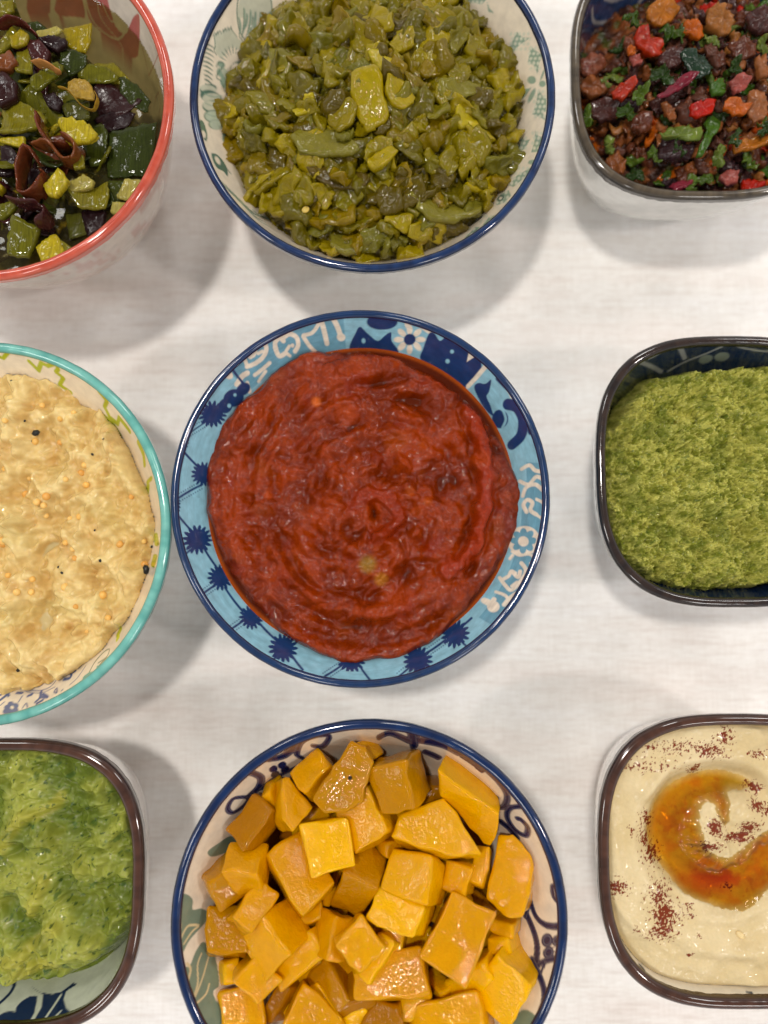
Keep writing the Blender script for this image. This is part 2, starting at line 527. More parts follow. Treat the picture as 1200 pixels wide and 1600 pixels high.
# 1. tomato bowl: light blue, navy blossoms, cream scrollwork
LB = C(146, 200, 218); MB = C(112, 170, 192); DN = C(22, 60, 110); CW = C(244, 232, 212)
bw_tomato = Bowl(563, 774, .0603, .058, 2.3, foot=.46, wall=.0016, rim_w=.0011, na=1400, dense=.024, rows=66)
def paint_tomato(p):
    p.fill(LB)
    # scrollwork field, upper left
    p.poly([(357,580),(392,545),(440,512),(500,490),(536,488),(541,545),(520,560),(430,580),(388,612)], MB, alpha=.8)
    for pts, w in [([(386,572),(381,552),(395,556),(399,545),(394,536)],6), ([(394,534),(408,531),(416,543),(412,556),(400,567),(386,573)],7),
                   ([(403,552),(410,549)],5),
                   ([(431,545),(430,535),(437,528),(443,533)],7), ([(441,529),(452,522),(463,527),(466,539),(461,549)],7), ([(430,543),(436,556),(446,552)],7),
                   ([(452,541),(447,550),(453,556)],5),
                   ([(474,524),(488,520),(497,508),(502,500)],6), ([(501,499),(506,515),(511,537)],8), ([(474,526),(484,541),(496,553)],6),
                   ([(520,497),(527,510),(533,527)],8), ([(462,512),(472,507),(480,502)],5), ([(398,586),(410,577),(421,567)],6), ([(404,596),(415,580)],5),
                   ([(370,600),(378,588),(386,583)],9), ([(386,598),(390,612)],6), ([(424,520),(421,530)],3), ([(369,570),(376,563)],5)]:
        p.stroke(pts, w, CW)
    p.blob(457,586-46,3,3,0,CW); p.blob(533,527,7,6,30,CW); p.blob(356,585,9,6,35,CW); p.blob(391,557,4,4,0,CW)
    # scrollwork field, lower right
    p.poly([(822,722),(858,722),(858,850),(830,920),(780,985),(748,965),(775,930),(800,880),(815,800)], MB, alpha=.85)
    for pts, w in [([(815,733),(827,727),(836,735),(848,737)],6), ([(812,752),(826,757),(838,745),(850,750)],6), ([(817,775),(822,762),(836,757),(848,766)],6),
                   ([(823,800),(818,789),(824,781),(832,786),(829,797),(838,804)],6), ([(838,804),(850,812)],5),
                   ([(838,780),(848,786),(850,797)],5),
                   ([(800,862),(812,868),(826,866),(836,872)],4), ([(797,873),(801,868)],5),
                   ([(787,905),(795,900),(799,893),(805,896)],6), ([(815,880),(822,891),(816,905),(800,922),(790,915),(781,903)],6),
                   ([(803,896),(810,902),(813,893)],6), ([(808,910),(800,916)],5),
                   ([(757,938),(766,944),(772,937)],8), ([(806,928),(796,936),(788,945)],7), ([(820,914),(810,930)],5),
                   ([(775,925),(790,931),(800,944)],5), ([(828,880),(833,895)],4)]:
        p.stroke(pts, w, CW)
    p.blob(771,948,10,9,0,CW); p.blob(760,940,9,5,20,CW)
    p.blob(818,845,26,23,0,CW); p.blob(818,845,18,17,0,MB,spiky=.35,n=8); p.blob(818,846,8,8,0,CW)
    # navy blossom spray, upper right
    p.blob(597,503,24,13,-4,DN)
    p.poly([(547,548),(556,520),(563,511),(574,521),(590,533),(602,524),(611,520),(612,533),(622,552),(585,556)], DN, True)
    p.blob(568,533,3,4,0,LB)
    for a in range(0, 360, 45):
        x, y = 640 + 17*math.cos(math.radians(a)), 531 + 15*math.sin(math.radians(a))
        p.blob(x, y, 8, 4.5, a, CW)
    p.blob(663,512,16,5,28,CW); p.blob(636,506,7,4,90,CW)
    p.blob(640,531,9,9,0,DN)
    p.poly([(657,562),(661,545),(670,522),(678,521),(687,533),(697,526),(708,525),(722,536),(735,548),(748,558),(752,572),(748,590),(736,602),(724,606),(700,590),(680,575)], DN, True)
    p.blob(706,550,3,3,0,LB); p.blob(699,565,3.4,3.4,0,LB)
    p.poly([(734,545),(743,557),(729,566)], CW); p.stroke([(714,533),(724,539)],5,LB)
    p.stroke([(731,604),(744,590),(760,571)], 7, CW); p.stroke([(760,571),(748,560)], 4, CW)
    p.poly([(741,608),(746,599),(758,600),(767,594),(764,612),(760,620),(766,634),(770,650),(755,636)], DN, True)
    p.blob(781,655,13,14,0,DN); p.stroke([(772,637),(784,640),(790,655),(785,668)],4,LB)
    p.stroke([(777,593),(790,606),(806,622)], 8, DN, alpha=.75)
    p.stroke([(793,632),(808,637),(817,656),(814,680),(800,695)], 17, DN)
    p.blob(828,674,5,6,0,DN); p.blob(837,689,4,6,0,DN)
    p.stroke([(769,580),(782,592),(798,622)], 3, CW)
    # navy starburst flowers joined by stalks, left and bottom
    p.blob(365,622,16,13,-35,DN); p.blob(352,634,12,12,0,DN); p.blob(380,608,12,9,-30,DN)
    p.blob(358,634,3,3,0,LB); p.blob(367,617,2.5,2.5,0,LB)
    p.stroke([(359,571),(371,588),(387,607)], 4, DN)
    for x, y, r in [(332,647,17),(283,694,13),(318,741,15),(272,790,13),(309,843,18),(345,902,16),(393,964,15),(443,1012,18),(549,1030,17),(653,1031,18),(711,990,18)]:
        p.blob(x, y, r*1.08, r*1.08, 10 + x, DN, spiky=.42, n=16)
    for a, b, dots in [((326,657),(292,678),1),((286,705),(315,735),0),((316,757),(276,780),1),((276,803),(302,832),0),((302,856),(285,868),0),((318,855),(341,889),0),
                 ((345,908),(318,927),1),((352,918),(380,955),0),((390,963),(364,981),1),((403,970),(432,1000),0),((436,1022),(424,1034),0),((455,1022),(473,1046),0),
                 ((541,1034),(508,1056),1),((558,1034),(578,1062),0),((645,1023),(630,1000),0),((664,1022),(696,1000),1),((722,979),(737,966),0),((718,1000),(733,1014),0),
                 ((643,1040),(624,1056),1),((660,1045),(680,1050),0)]:
        p.stroke([a, b], 3.6, DN, smooth=False)
        if dots:
            dx, dy = b[0]-a[0], b[1]-a[1]; L = math.hypot(dx, dy); nx, ny = -dy/L*5.5, dx/L*5.5
            k = int(L / 3.6)
            for i in range(1, k + 1):
                for sg in (-1, 1):
                    p.blob(a[0]+dx*i/k+nx*sg, a[1]+dy*i/k+ny*sg, 1.0, 1.0, 0, DN)
    p.shade(streaks(.08)); p.shade(lambda U, V: 1 + .16*fbm(U*260, V*420, 3, 3))
bw_tomato.build('round_bowl', 'light blue round bowl with navy starburst flowers, holding the red tomato sauce', 'bowl', RIMG, GLAZE, paint_tomato, C(120,165,195), rimcols=(C(12,34,70), C(18,52,96)))

# 2. green chile bowl
SG = C(150, 172, 152); SD = C(86, 118, 104); SL = C(206, 206, 184)
bw_chile = Bowl(582, 147, .0606, .058, 2.3, foot=.46, wall=.0018, rim_w=.0012, dense=.034, rows=70)
def Z2(x, y): return (280 + x / 5.333, y / 5.333)
def Z3(x, y): return (700 + x / 4.0, y / 4.0)
def paint_chile(p):
    p.fill(CREAM)
    # tulip
    p.poly([Z2(*q) for q in [(480,150),(500,0),(520,-90),(640,-120),(760,-40),(775,60),(760,160),(700,190),(560,150)]], SL, True, .6)
    p.stroke([Z2(500,-60),Z2(480,90),Z2(500,250),Z2(560,350)], 1.8, SD); p.stroke([Z2(760,-20),Z2(772,100),Z2(740,260)], 1.8, SD)
    for a in [((500,150),(500,300)),((545,70),(520,310)),((600,90),(555,330)),((640,100),(600,350)),((680,110),(650,300)),((710,150),(700,280)),((570,120),(535,260)),((620,140),(580,300))]:
        p.stroke([Z2(*a[0]), Z2((a[0][0]+a[1][0])/2+12, (a[0][1]+a[1][1])/2), Z2(*a[1])], 3.4, SG, taper=True)
        p.stroke([Z2(a[0][0]-8,a[0][1]), Z2((a[0][0]+a[1][0])/2+2, (a[0][1]+a[1][1])/2), Z2(*a[1])], 1.1, SD)
    p.blob(*Z2(790,200), 13, 16, 10, SG, .8); p.blob(*Z2(750,200), 6, 10, 10, SL, .8)
    # big open flower: petals with veins
    p.poly([Z2(*q) for q in [(290,290),(330,280),(380,250),(430,240),(480,310),(525,350),(520,420),(430,400),(360,480),(300,430)]], SL, True, .7)
    for k in range(7): p.stroke([Z2(285+k*22,296-k*9), Z2(297+k*22,278-k*9), Z2(303+k*22,298-k*9)], 1.4, SD)
    p.stroke([Z2(430,240),Z2(480,310)],1.2,SD); p.stroke([Z2(290,300),Z2(300,380),Z2(290,420),Z2(310,460)],1.2,SD); p.stroke([Z2(500,310),Z2(530,350),Z2(520,440)],1.4,SD)
    for k in range(11):
        a = math.radians(206 + k * 15); x0, y0 = 455, 545
        p.stroke([Z2(x0+75*math.cos(a), y0+95*math.sin(a)), Z2(x0+135*math.cos(a), y0+165*math.sin(a))], 1.6, SD, taper=True)
    for k in range(10):
        y = 350 + k * 38
        p.stroke([Z2(190 + abs(k-3)*4, y + 8), Z2(240, y + 22), Z2(292 - k*2, y + 52)], 2.3, SD, taper=True)
    for q in [(350,540,34,24),(360,610,48,40),(400,690,60,55),(440,640,40,30)]: p.blob(*Z2(q[0],q[1]), q[2]/5.3, q[3]/5.3, 20, SG, .75)
    for k in range(7): p.stroke([Z2(330+k*14,560+k*25), Z2(375+k*8,590+k*18), Z2(410+k*4,575+k*20)], 1.6, SL)
    p.stroke([Z2(310,560),Z2(330,520),Z2(370,540),Z2(310,640),Z2(350,680),Z2(380,770)], 1.6, SD)
    p.blob(*Z2(480,590), 12, 17, -10, SD, .85); p.blob(*Z2(478,590), 8.5, 13, -10, CREAM)
    p.poly([Z2(*q) for q in [(540,520),(560,420),(600,410),(640,470),(650,560),(560,590)]], SG, True, .8)
    for k in range(6): p.stroke([Z2(545+k*10,560), Z2(550+k*22,430+abs(k-3)*12)], 1.2, SL)
    p.poly([Z2(*q) for q in [(410,770),(440,720),(490,760),(530,880),(470,880)]], SG, True, .85)
    # rounded leaf cluster
    for q in [(240,740,80,45),(265,810,92,50),(280,890,95,52),(290,970,90,56),(310,1040,70,45)]:
        p.blob(*Z2(q[0],q[1]), q[2]/5.333, q[3]/5.333, 12, SD, .8); p.blob(*Z2(q[0]+2,q[1]+2), (q[2]-10)/5.333, (q[3]-9)/5.333, 12, SL if q[1] < 900 else C(188,200,178))
    for y in (785, 860, 945): p.stroke([Z2(215,y), Z2(290,y+25), Z2(355,y+15)], 1.5, SG)
    p.poly([Z2(*q) for q in [(365,1080),(400,1090),(460,1210),(370,1190)]], SG, True)
    # little teal leaves by the rim
    for pl in ([(170,1005),(205,1020),(235,1120),(228,1175),(200,1150),(180,1090)], [(270,1290),(300,1280),(350,1320),(400,1400),(405,1470),(370,1430),(310,1390)]):
        p.poly([Z2(*q) for q in pl], SD, True, .9)
    p.blob(*Z2(203,1120), 3.5, 7, -20, CREAM); p.blob(*Z2(322,1338), 3, 7, -30, CREAM); p.stroke([Z2(395,1400),Z2(432,1448)],2,SD)
    for k in range(8): p.stroke([(343+k*5,279+k*5), (352+k*7,292+k*7), (362+k*9,300+k*8)], 2.4, SG if k % 2 else SD, taper=True)
    for k in range(12): p.stroke([(385+k*9,322+k*4.5), (398+k*9,334+k*3.6), (416+k*9,340+k*3)], 2.6, SG if k % 3 else SD, taper=True)
    # lace, right-hand side
    lace = [[(430,200),(465,235),(515,240),(445,285),(390,345),(382,300),(405,250)], [(515,290),(550,320),(590,345),(568,400),(560,465),(535,410),(498,392)],
            [(565,560),(590,600),(615,620),(612,700),(590,700),(610,755),(570,730),(528,715),(550,650)],
            [(460,850),(480,880),(515,870),(480,930),(420,970),(385,970),(425,900)], [(545,820),(565,850),(600,860),(590,940),(520,955),(540,890)],
            [(430,1100),(530,1040),(480,1110),(410,1170),(380,1160)], [(300,1275),(330,1215),(380,1190),(395,1225),(350,1270),(305,1285)],
            [(195,1430),(255,1360),(310,1340),(270,1400),(200,1450)], [(100,1490),(170,1420),(200,1420),(150,1480)],
            [(90,30),(150,20),(210,30),(240,0),(240,-60),(100,-40)], [(240,10),(262,60),(290,85),(250,80)],
            [(415,610),(470,560),(520,550),(470,620),(410,670)], [(90+260,1085),(378,1080),(365,1130),(345,1140)]]
    for i, pl in enumerate(lace):
        p.poly([Z3(*q) for q in pl], SG, False, .95)
        if i < 10:
            xs = [q[0] for q in pl]; ys = [q[1] for q in pl]
            for gx in np.arange(min(xs)+14, max(xs)-8, 27):
                for gy in np.arange(min(ys)+14, max(ys)-8, 31):
                    p.blob(*Z3(gx + (6 if int(gy/31) % 2 else -4), gy), 2.3, 2.9, 20, C(222,222,200), .9)
    for q in [(522,502,27,25,0),(590,525,20,22,0),(523,598,14,52,25),(590,470,6,40,20),(528,1014,28,14,-5)]: p.blob(*Z3(q[0],q[1]), q[2]/4, q[3]/4, q[4], SG)
    p.blob(*Z3(330,1240), 7, 4, -40, SD); p.blob(*Z3(330,1240), 3, 2, -40, CREAM)
    for k in range(7): p.stroke([(735-k*9,352+k*5), (748-k*9,344+k*5)], 2.4, SG, taper=True)
    for k in range(30):
        p.stroke([(520+k*6,404-k*1.1), (528+k*6,396-k*1.3)], 2.0, SG, taper=True)
bw_chile.build('round_bowl', 'cream round bowl with navy rim and sage green flowers, heaped with green chile', 'bowl', RIMG, GLAZE, paint_chile, C(236,230,216), rimcols=(C(10,24,58), C(28,54,98)))

# 3. squash bowl
SC = C(22, 34, 80); SCL = C(120, 118, 130)
bw_squash = Bowl(577, 1440, .0604, .058, 2.3, foot=.46, wall=.0021, rim_w=.0013, dense=.030, rows=66)
def Z8(x, y): return (640 + x / 4.21, 1120 + y / 4.21)
def Z9(x, y): return (260 + x / 3.265, 1110 + y / 3.265)
def Z7(x, y): return (250 + x / 1.846, 1100 + y / 1.846)
def scroll(p, pts, w):
    p.stroke(pts, w, SC); p.stroke(pts, w - 3.0, C(140,136,146), alpha=.75); p.stroke(pts, w - 4.6, SC)
def paint_squash(p):
    p.fill(CREAM)
    for pts, w in [([Z8(-10,150),Z8(100,160),Z8(230,190),Z8(330,240)],13), ([Z8(10,90),Z8(20,150),Z8(30,190)],13), ([Z8(190,270),Z8(150,250),Z8(100,230)],9),
                   ([Z8(520,370),Z8(590,440),Z8(640,520),Z8(620,590),Z8(560,590),Z8(490,540),Z8(440,480),Z8(490,465),Z8(550,520),Z8(565,530)],9),
                   ([Z8(740,590),Z8(660,600),Z8(640,660),Z8(690,740),Z8(760,780),Z8(775,730),Z8(735,680),Z8(710,670)],9),
                   ([Z8(600,690),Z8(660,740),Z8(700,790)],11), 
                   ([Z8(980,1110),Z8(940,1120),Z8(950,1190),Z8(1000,1240)],9), ([Z8(790,1200),Z8(830,1310),Z8(900,1370),Z8(1010,1380)],12),
                   ([Z8(770,1300),Z8(820,1420),Z8(840,1520),Z8(830,1640)],13), ([Z8(790,1190),Z8(760,1310)],8)]:
        scroll(p, pts, w)
    for x, y in [(365,262),(415,295),(465,335)]:
        p.blob(*Z8(x,y), 10, 8, 35, SC); p.blob(*Z8(x,y), 6, 4, 35, C(60,66,90))
    for x, y in [(905,1470),(970,1470),(915,1550),(985,1545)]: p.blob(*Z8(x,y), 9, 10, 20, SC); p.blob(*Z8(x,y), 6.5, 7.5, 20, C(110,112,130)); p.blob(*Z8(x,y), 5, 6, 20, SC)
    p.blob(*Z8(960,1525), 6, 5, 0, SC); p.blob(*Z8(960,1525), 4, 3.4, 0, CREAM)
    scroll(p, [Z8(840,1640),Z8(880,1610),Z8(960,1590),Z8(1010,1600)], 10)
    scroll(p, [(852,1505),(845,1525),(858,1560),(875,1545),(868,1530)], 10)
    scroll(p, [(832,1500),(850,1545),(848,1585)], 12)
    # upper left scrolls
    for pts, w in [([Z9(415,310),Z9(480,340),Z9(470,390),Z9(420,440)],11), ([Z9(440,420),Z9(400,480),Z9(340,520),Z9(312,500),Z9(340,450),Z9(405,440)],8),
                   ([Z9(520,250),Z9(600,230),Z9(680,160),Z9(700,140)],11), ([Z9(690,240),Z9(665,220),Z9(690,160),Z9(760,130),Z9(830,130),Z9(800,180),Z9(750,180)],9),
                   ([Z9(480,400),Z9(560,340),Z9(660,290)],7), ([(515,1134),(540,1132),(560,1136)],9),
                   ([(592,1152),(610,1146),(640,1158)],9), ([(655,1128),(652,1150)],9)]:
        scroll(p, pts, w)
    for x, y in [(545,298),(590,278),(555,325),(605,300)]: p.blob(*Z9(x,y), 7, 5.5, -20, SC)
    # green leaves, left
    lf = C(122,142,124)
    p.poly([Z9(*q) for q in [(70,945),(110,940),(135,970),(135,1015),(180,1010),(225,1040),(200,1080),(120,1170),(80,1240),(60,1200),(50,1060)]], lf, True)
    p.poly([Z9(*q) for q in [(210,720),(260,680),(330,640),(370,690),(290,730),(230,745)]], lf, True)
    p.poly([Z9(*q) for q in [(190,1180),(240,1230),(260,1300),(270,1400),(240,1440),(280,1560),(180,1600),(130,1500),(75,1330),(120,1300),(150,1230)]], lf, True)
    p.poly([Z9(*q) for q in [(150,1540),(260,1480),(290,1620),(240,1750),(180,1660)]], lf, True)
    for pts, w in [([Z9(75,1160),Z9(110,1100),Z9(165,1095)],3.5), ([Z9(90,1190),Z9(130,1130),Z9(165,1100)],3), ([Z9(65,1060),Z9(72,1110),Z9(55,1140)],3.5),
                   ([Z9(120,1500),Z9(160,1400),Z9(160,1300),Z9(180,1240)],3), ([Z9(130,1500),Z9(180,1380),Z9(215,1260)],3), ([Z9(140,1505),Z9(200,1450),Z9(220,1395)],3), ([Z9(110,1380),Z9(125,1320),Z9(105,1290)],4)]:
        p.stroke(pts, w, C(226,206,160))
    p.stroke([(806,1600),(820,1590),(834,1600)], 22, lf)
bw_squash.build('round_bowl', 'cream round bowl with navy scrolls, full of yellow squash chunks', 'bowl', RIMG, GLAZE, paint_squash, C(236,230,216), rimcols=(C(8,24,60), C(12,42,88)))

# 4. teal-rimmed bowl with the pale mash
bw_mash = Bowl(-35, 830, .0610, .058, 2.3, foot=.46, wall=.0021, rim_w=.0014, na=1100, dense=.026, rows=50)
def Zc(x, y): return (60 + x / 4.21, 520 + y / 4.21)
def Zd(x, y): return (x / 4.286, 980 + y / 4.286)
LIME = C(176, 186, 30); BL = C(74, 98, 148); TL = C(96, 178, 168)
def paint_mash(p):
    p.fill(CREAM)
    zz = [[(-40,575),(-20,552),(5,560),(14,548)], [Zc(-60,190),Zc(0,250),Zc(20,200),Zc(60,220),Zc(110,205),Zc(130,240),Zc(115,260),Zc(165,300),Zc(140,345),Zc(215,395)],
          [Zc(130,215),Zc(180,235),Zc(215,262)], [Zc(395,385),Zc(450,450),Zc(435,490),Zc(470,560),Zc(520,600),Zc(530,560),Zc(600,650)],
          [Zc(415,540),Zc(480,590),Zc(540,680)], [Zc(655,720),Zc(690,800),Zc(698,870)], [Zc(720,980),Zc(740,960)], [Zc(770,1330),Zc(780,1390)], [Zc(770,1470),Zc(755,1530)]]
    for z in zz: p.stroke(z, 7, LIME, smooth=False)
    p.stroke([(231,760),(230,770)], 8, LIME); p.stroke([(184,993),(189,983)],7,LIME); p.stroke([(183,1000),(186,995)],5,C(210,220,40))
    # blue and green flourishes at the bottom
    p.blob(*Zd(255,375), 11, 6, -20, BL); p.blob(*Zd(255,375), 9.6, 4.8, -20, C(150,188,172)); p.blob(*Zd(330,355), 9, 6, -25, BL); p.blob(*Zd(330,355), 7.6, 4.8, -25, C(150,188,172))
    for pts, w in [([Zd(165,380),Zd(190,415),Zd(270,425),Zd(350,390),Zd(410,300)],1.8), ([Zd(150,390),Zd(180,430),Zd(280,440),Zd(370,400)],1.4),
                   ([Zd(60,440),Zd(130,405),Zd(150,400)],3.5), ([Zd(125,380),Zd(165,380)],3.5), ([Zd(115,440),Zd(150,440)],4.5), ([Zd(190,460),Zd(215,450)],5),
                   ([Zd(240,500),Zd(270,470),Zd(275,435)],5), ([Zd(250,510),Zd(285,490)],5), ([Zd(290,450),Zd(315,465)],5), ([Zd(270,470),Zd(320,470)],4),
                   ([Zd(125,500),Zd(150,460)],2), ([Zd(150,545),Zd(175,510),Zd(185,535)],2), ([Zd(365,430),Zd(380,410),Zd(382,440),Zd(365,435)],2.4), ([Zd(415,425),Zd(420,420)],2.6),
                   ([Zd(415,335),Zd(470,310),Zd(505,295)],4.5), ([Zd(430,350),Zd(470,340),Zd(480,310)],5), ([Zd(540,250),Zd(580,215)],2.6), ([Zd(470,385),Zd(520,340),Zd(575,260)],1.4),
                   ([Zd(0,490),Zd(50,450)],5), ([Zd(-10,460),Zd(40,440),Zd(60,460)],4), ([Zd(0,410),Zd(45,395)],2), ([Zd(0,525),Zd(30,500)],2), ([Zd(-80,480),Zd(-40,520),Zd(-20,560)],4)]:
        p.stroke(pts, w, BL)
    p.blob(*Zd(80,540), 10, 9, -30, BL, spiky=.3, n=5); p.blob(*Zd(82,537), 3, 2.5, 0, CREAM); p.blob(*Zd(40,565), 5, 4, 0, BL); p.blob(*Zd(-70,575), 9, 8, 0, BL)
    for pts, w in [([Zd(600,300),Zd(640,230),Zd(700,165),Zd(735,150),Zd(715,200),Zd(660,240)],1.8), ([Zd(640,290),Zd(690,230),Zd(730,200)],2.4)]: p.stroke(pts, w, SD)
    p.poly([Zd(545,370),Zd(560,330),Zd(600,300),Zd(640,295),Zd(650,260),Zd(700,240),Zd(740,190),Zd(735,260),Zd(640,350)], TL)
    for k in range(6): p.stroke([(-60-k*14,1040-k*6),(-70-k*12,1060-k*9)],4,BL)
bw_mash.build('round_bowl', 'cream round bowl with turquoise rim and lime zigzags, holding the pale mash', 'bowl', RIMG, GLAZE, paint_mash, C(228,226,214), rimcols=(C(72,150,142), C(126,192,180)))

# 5. coral-rimmed deep bowl
bw_leek = Bowl(-18, 158, .0592, .066, 3.6, foot=.5, wall=.0021, rim_w=.0015, na=1100, dense=.026, rows=46, outp=3.9)
PK = C(206, 116, 110)
def Ze(x, y): return (x / 3.0, y / 3.0)
def paint_leek(p):
    p.fill(C(244,232,216))
    p.poly([Ze(*q) for q in [(130,-30),(240,-40),(235,60),(210,85),(140,90),(125,40)]], PK, False)
    p.poly([Ze(*q) for q in [(400,-60),(480,-60),(520,60),(545,130),(590,160),(620,90),(650,70),(655,140),(650,230),(640,270),(600,270),(540,240),(470,150),(430,110),(410,60)]], PK, True)
    p.poly([Ze(*q) for q in [(270,-20),(380,-30),(400,60),(400,90),(280,80),(255,50)]], PK, False, .95)
    for pts, w in [([Ze(395,-40),Ze(415,50),Ze(450,120),Ze(530,180),Ze(575,170),Ze(590,110),Ze(555,65),Ze(550,30)],3.2), ([Ze(480,20),Ze(520,100),Ze(555,95)],2.5), ([Ze(455,0),Ze(475,90),Ze(560,200),Ze(590,270)],1.2)]:
        p.stroke(pts, w, C(244,232,216))
    for z in [[Ze(655,185),Ze(697,355),Ze(745,240)], [Ze(690,520),Ze(745,430),Ze(752,520)], [(250,170),(246,190)]]: p.stroke(z, 1.3, C(178,84,80), smooth=False)
    for k in range(10): p.blob(-60-k*22, 40+k*4, 9, 14, 0, PK)
bw_leek.build('round_bowl', 'deep cream bowl with coral rim and pink swirls, holding leeks in broth', 'bowl', RIMG, GLAZE, paint_leek, C(226,206,190), outer_print=C(206,160,146), rimcols=(C(208,96,74), C(180,70,52)))

# 6-9. rounded square bowls
BRN = (C(50,30,24), C(84,54,42)); BRK = (C(22,20,24), C(58,44,38))
WHITE = C(232,230,224)
bw_salad = Bowl(1098, 113, .0452, .050, 5.0, square=2.88, na=900, dense=.030, rows=46, foot=.62, outp=5.5, wall=.0021, rim_w=.0014)
def paint_salad(p):
    p.fill(C(46,66,104))
    p.shade(lambda U, V: 1 + .5 * fbm(U * 420, V * 420, 2, 3))
    G = C(168,164,162)
    for pts, w in [([(925,14),(926,30),(932,36),(950,34),(985,22),(1002,0),(1015,-15)],5.5), ([(945,-2),(958,2),(975,-4)],5), ([(908,62),(920,78),(945,76),(975,58)],5.5), ([(903,70),(912,90)],4),
                   ([(1070,22),(1085,8),(1100,-6)],6), ([(1120,-6),(1150,6),(1175,16)],6), ([(1200,-4),(1225,10),(1250,40)],6), ([(1188,300),(1210,290),(1240,250)],5)]:
        p.stroke(pts, w, G)
    p.blob(1112,0,12,8,0,G)
bw_salad.build('square_bowl', 'white rounded square bowl, mottled blue inside, full of chopped salad with peppers', 'bowl', RIMG, GLAZE, paint_salad, WHITE, rimcols=(C(46,40,34), C(96,84,68)))

bw_pesto = Bowl(1145, 734, .0448, .050, 5.0, square=2.88, na=900, dense=.022, rows=40, foot=.62, outp=5.5, wall=.0020, rim_w=.0015)
def Zp(x, y): return (920 + x / 4.286, 510 + y / 4.286)
def paint_pesto(p):
    p.fill(C(20,42,78))
    G = C(158,160,160)
    for pts, w in [([Zp(400,220),Zp(460,190),Zp(520,158)],2.5), ([Zp(335,235),Zp(410,265),Zp(485,305)],5.5), ([Zp(608,130),Zp(640,215)],6), ([Zp(530,300),Zp(640,240),Zp(780,185),Zp(935,118)],3.4),
                   ([Zp(950,110),Zp(1050,150),Zp(1200,168),Zp(1350,150)],4.4), ([Zp(1080,300),Zp(1200,285)],5), ([(1180,905),(1200,898),(1220,905)],5), ([(1000,905),(1100,935)],1.6),
                   ([(952,560),(944,590)],2.5)]:
        p.stroke(pts, w, G)
    p.blob(*Zp(780,222),11,6,-14,C(130,140,132)); p.blob(*Zp(890,205),12,7,-14,C(130,140,132))
bw_pesto.build('square_bowl', 'dark blue rounded square bowl with thin grey lines, holding grainy green pesto', 'bowl', RIMG, GLAZE, paint_pesto, C(226,228,230), rimcols=BRK)

bw_guac = Bowl(0, 1384, .0452, .050, 5.0, square=2.88, na=900, dense=.026, rows=44, foot=.62, outp=5.5, wall=.0024, rim_w=.0018)
def Zg(x, y): return (x / 4.615, 1440 + y / 4.615)
def paint_guac(p):
    p.fill(C(222,226,204))
    D = C(28,48,86); P0 = C(222,226,204)
    p.poly([Zg(*q) for q in [(150,720),(115,640),(140,590),(200,545),(260,530),(270,560),(255,640),(250,720)]], D, True)
    p.poly([Zg(*q) for q in [(235,470),(290,510),(380,520),(450,500),(530,440),(560,450),(480,500),(460,560),(480,620),(530,660),(480,720),(250,760),(262,640),(305,560),(300,530)]], D, False)
    p.stroke([Zg(-40,620),Zg(60,530),Zg(100,470),Zg(105,440)], 5, D); p.blob(*Zg(50,730), 22, 14, -10, D); p.blob(*Zg(-160,640), 26, 18, -10, D)
    p.stroke([Zg(240,700),Zg(285,620),Zg(300,530),Zg(240,500)], 5, P0, smooth=False); p.stroke([Zg(325,700),Zg(440,530)], 4, P0, smooth=False); p.stroke([Zg(395,690),Zg(440,645)], 3, P0)
    p.stroke([Zg(885,340),Zg(900,320)],4,D)
bw_guac.build('square_bowl', 'pale rounded square bowl with dark brown rim and navy blossoms, holding mashed avocado', 'bowl', RIMG, GLAZE, paint_guac, C(236,226,220), rimcols=BRN)

bw_hummus = Bowl(1158, 1343, .0450, .050, 5.0, square=2.88, na=900, dense=.018, rows=30, foot=.62, outp=5.5, wall=.0023, rim_w=.0016)
def paint_hummus(p):
    p.fill(C(240,230,208))
    p.stroke([(1000,1508),(1006,1514)],7,C(70,80,90)); p.stroke([(1167,1549),(1173,1550)],5,C(70,80,90))
bw_hummus.build('square_bowl', 'cream rounded square bowl with dark brown rim, filled with hummus', 'bowl', RIMG, GLAZE, paint_hummus, C(238,228,220), rimcols=BRN)

# ------------------------------------------------------------------ soft foods: height fields that meet the bowl wall
def local(bowl, px, py, z):
    a = at(px, py, z); return a.x - bowl.c.x, a.y - bowl.c.y
def field(name, bowl, hf, cf, mat, n=380, label=None, cat=None, kind=None, margin=.0008, keepf=None):
    """hf(x, y) -> height; cf(x, y, h) -> rgb; only the part above the bowl wall is kept"""
    R = bowl.R * 1.0
    g = np.linspace(-R, R, n)
    X, Y = np.meshgrid(g, g)
    H = hf(X, Y)
    ZW = bowl.zwall(X, Y)
    keep = (H > ZW - margin) & (np.hypot(X, Y) < R * bowl.shape(np.arctan2(Y, X)) * .998)
    if keepf is not None: keep &= keepf(X, Y, H)
    cols = cf(X, Y, H)
    idx = -np.ones(X.shape, int)
    q = keep[:-1, :-1] & keep[1:, :-1] & keep[:-1, 1:] & keep[1:, 1:]
    used = np.zeros(X.shape, bool)
    for a in (slice(0, -1), slice(1, None)):
        for b in (slice(0, -1), slice(1, None)):
            used[a, b] |= q
    idx[used] = np.arange(used.sum())
    F = np.stack([idx[:-1, :-1][q], idx[:-1, 1:][q], idx[1:, 1:][q], idx[1:, :-1][q]], -1)
    V = np.stack([X[used], Y[used], H[used]], -1)
    # let the rim of the mass dip under the wall surface so that no edge floats
    me = mesh_np(name, V, F, mat, cols[used])
    o = link(name, me, None, bowl.c)
    return tag(o, label, cat, None, kind)
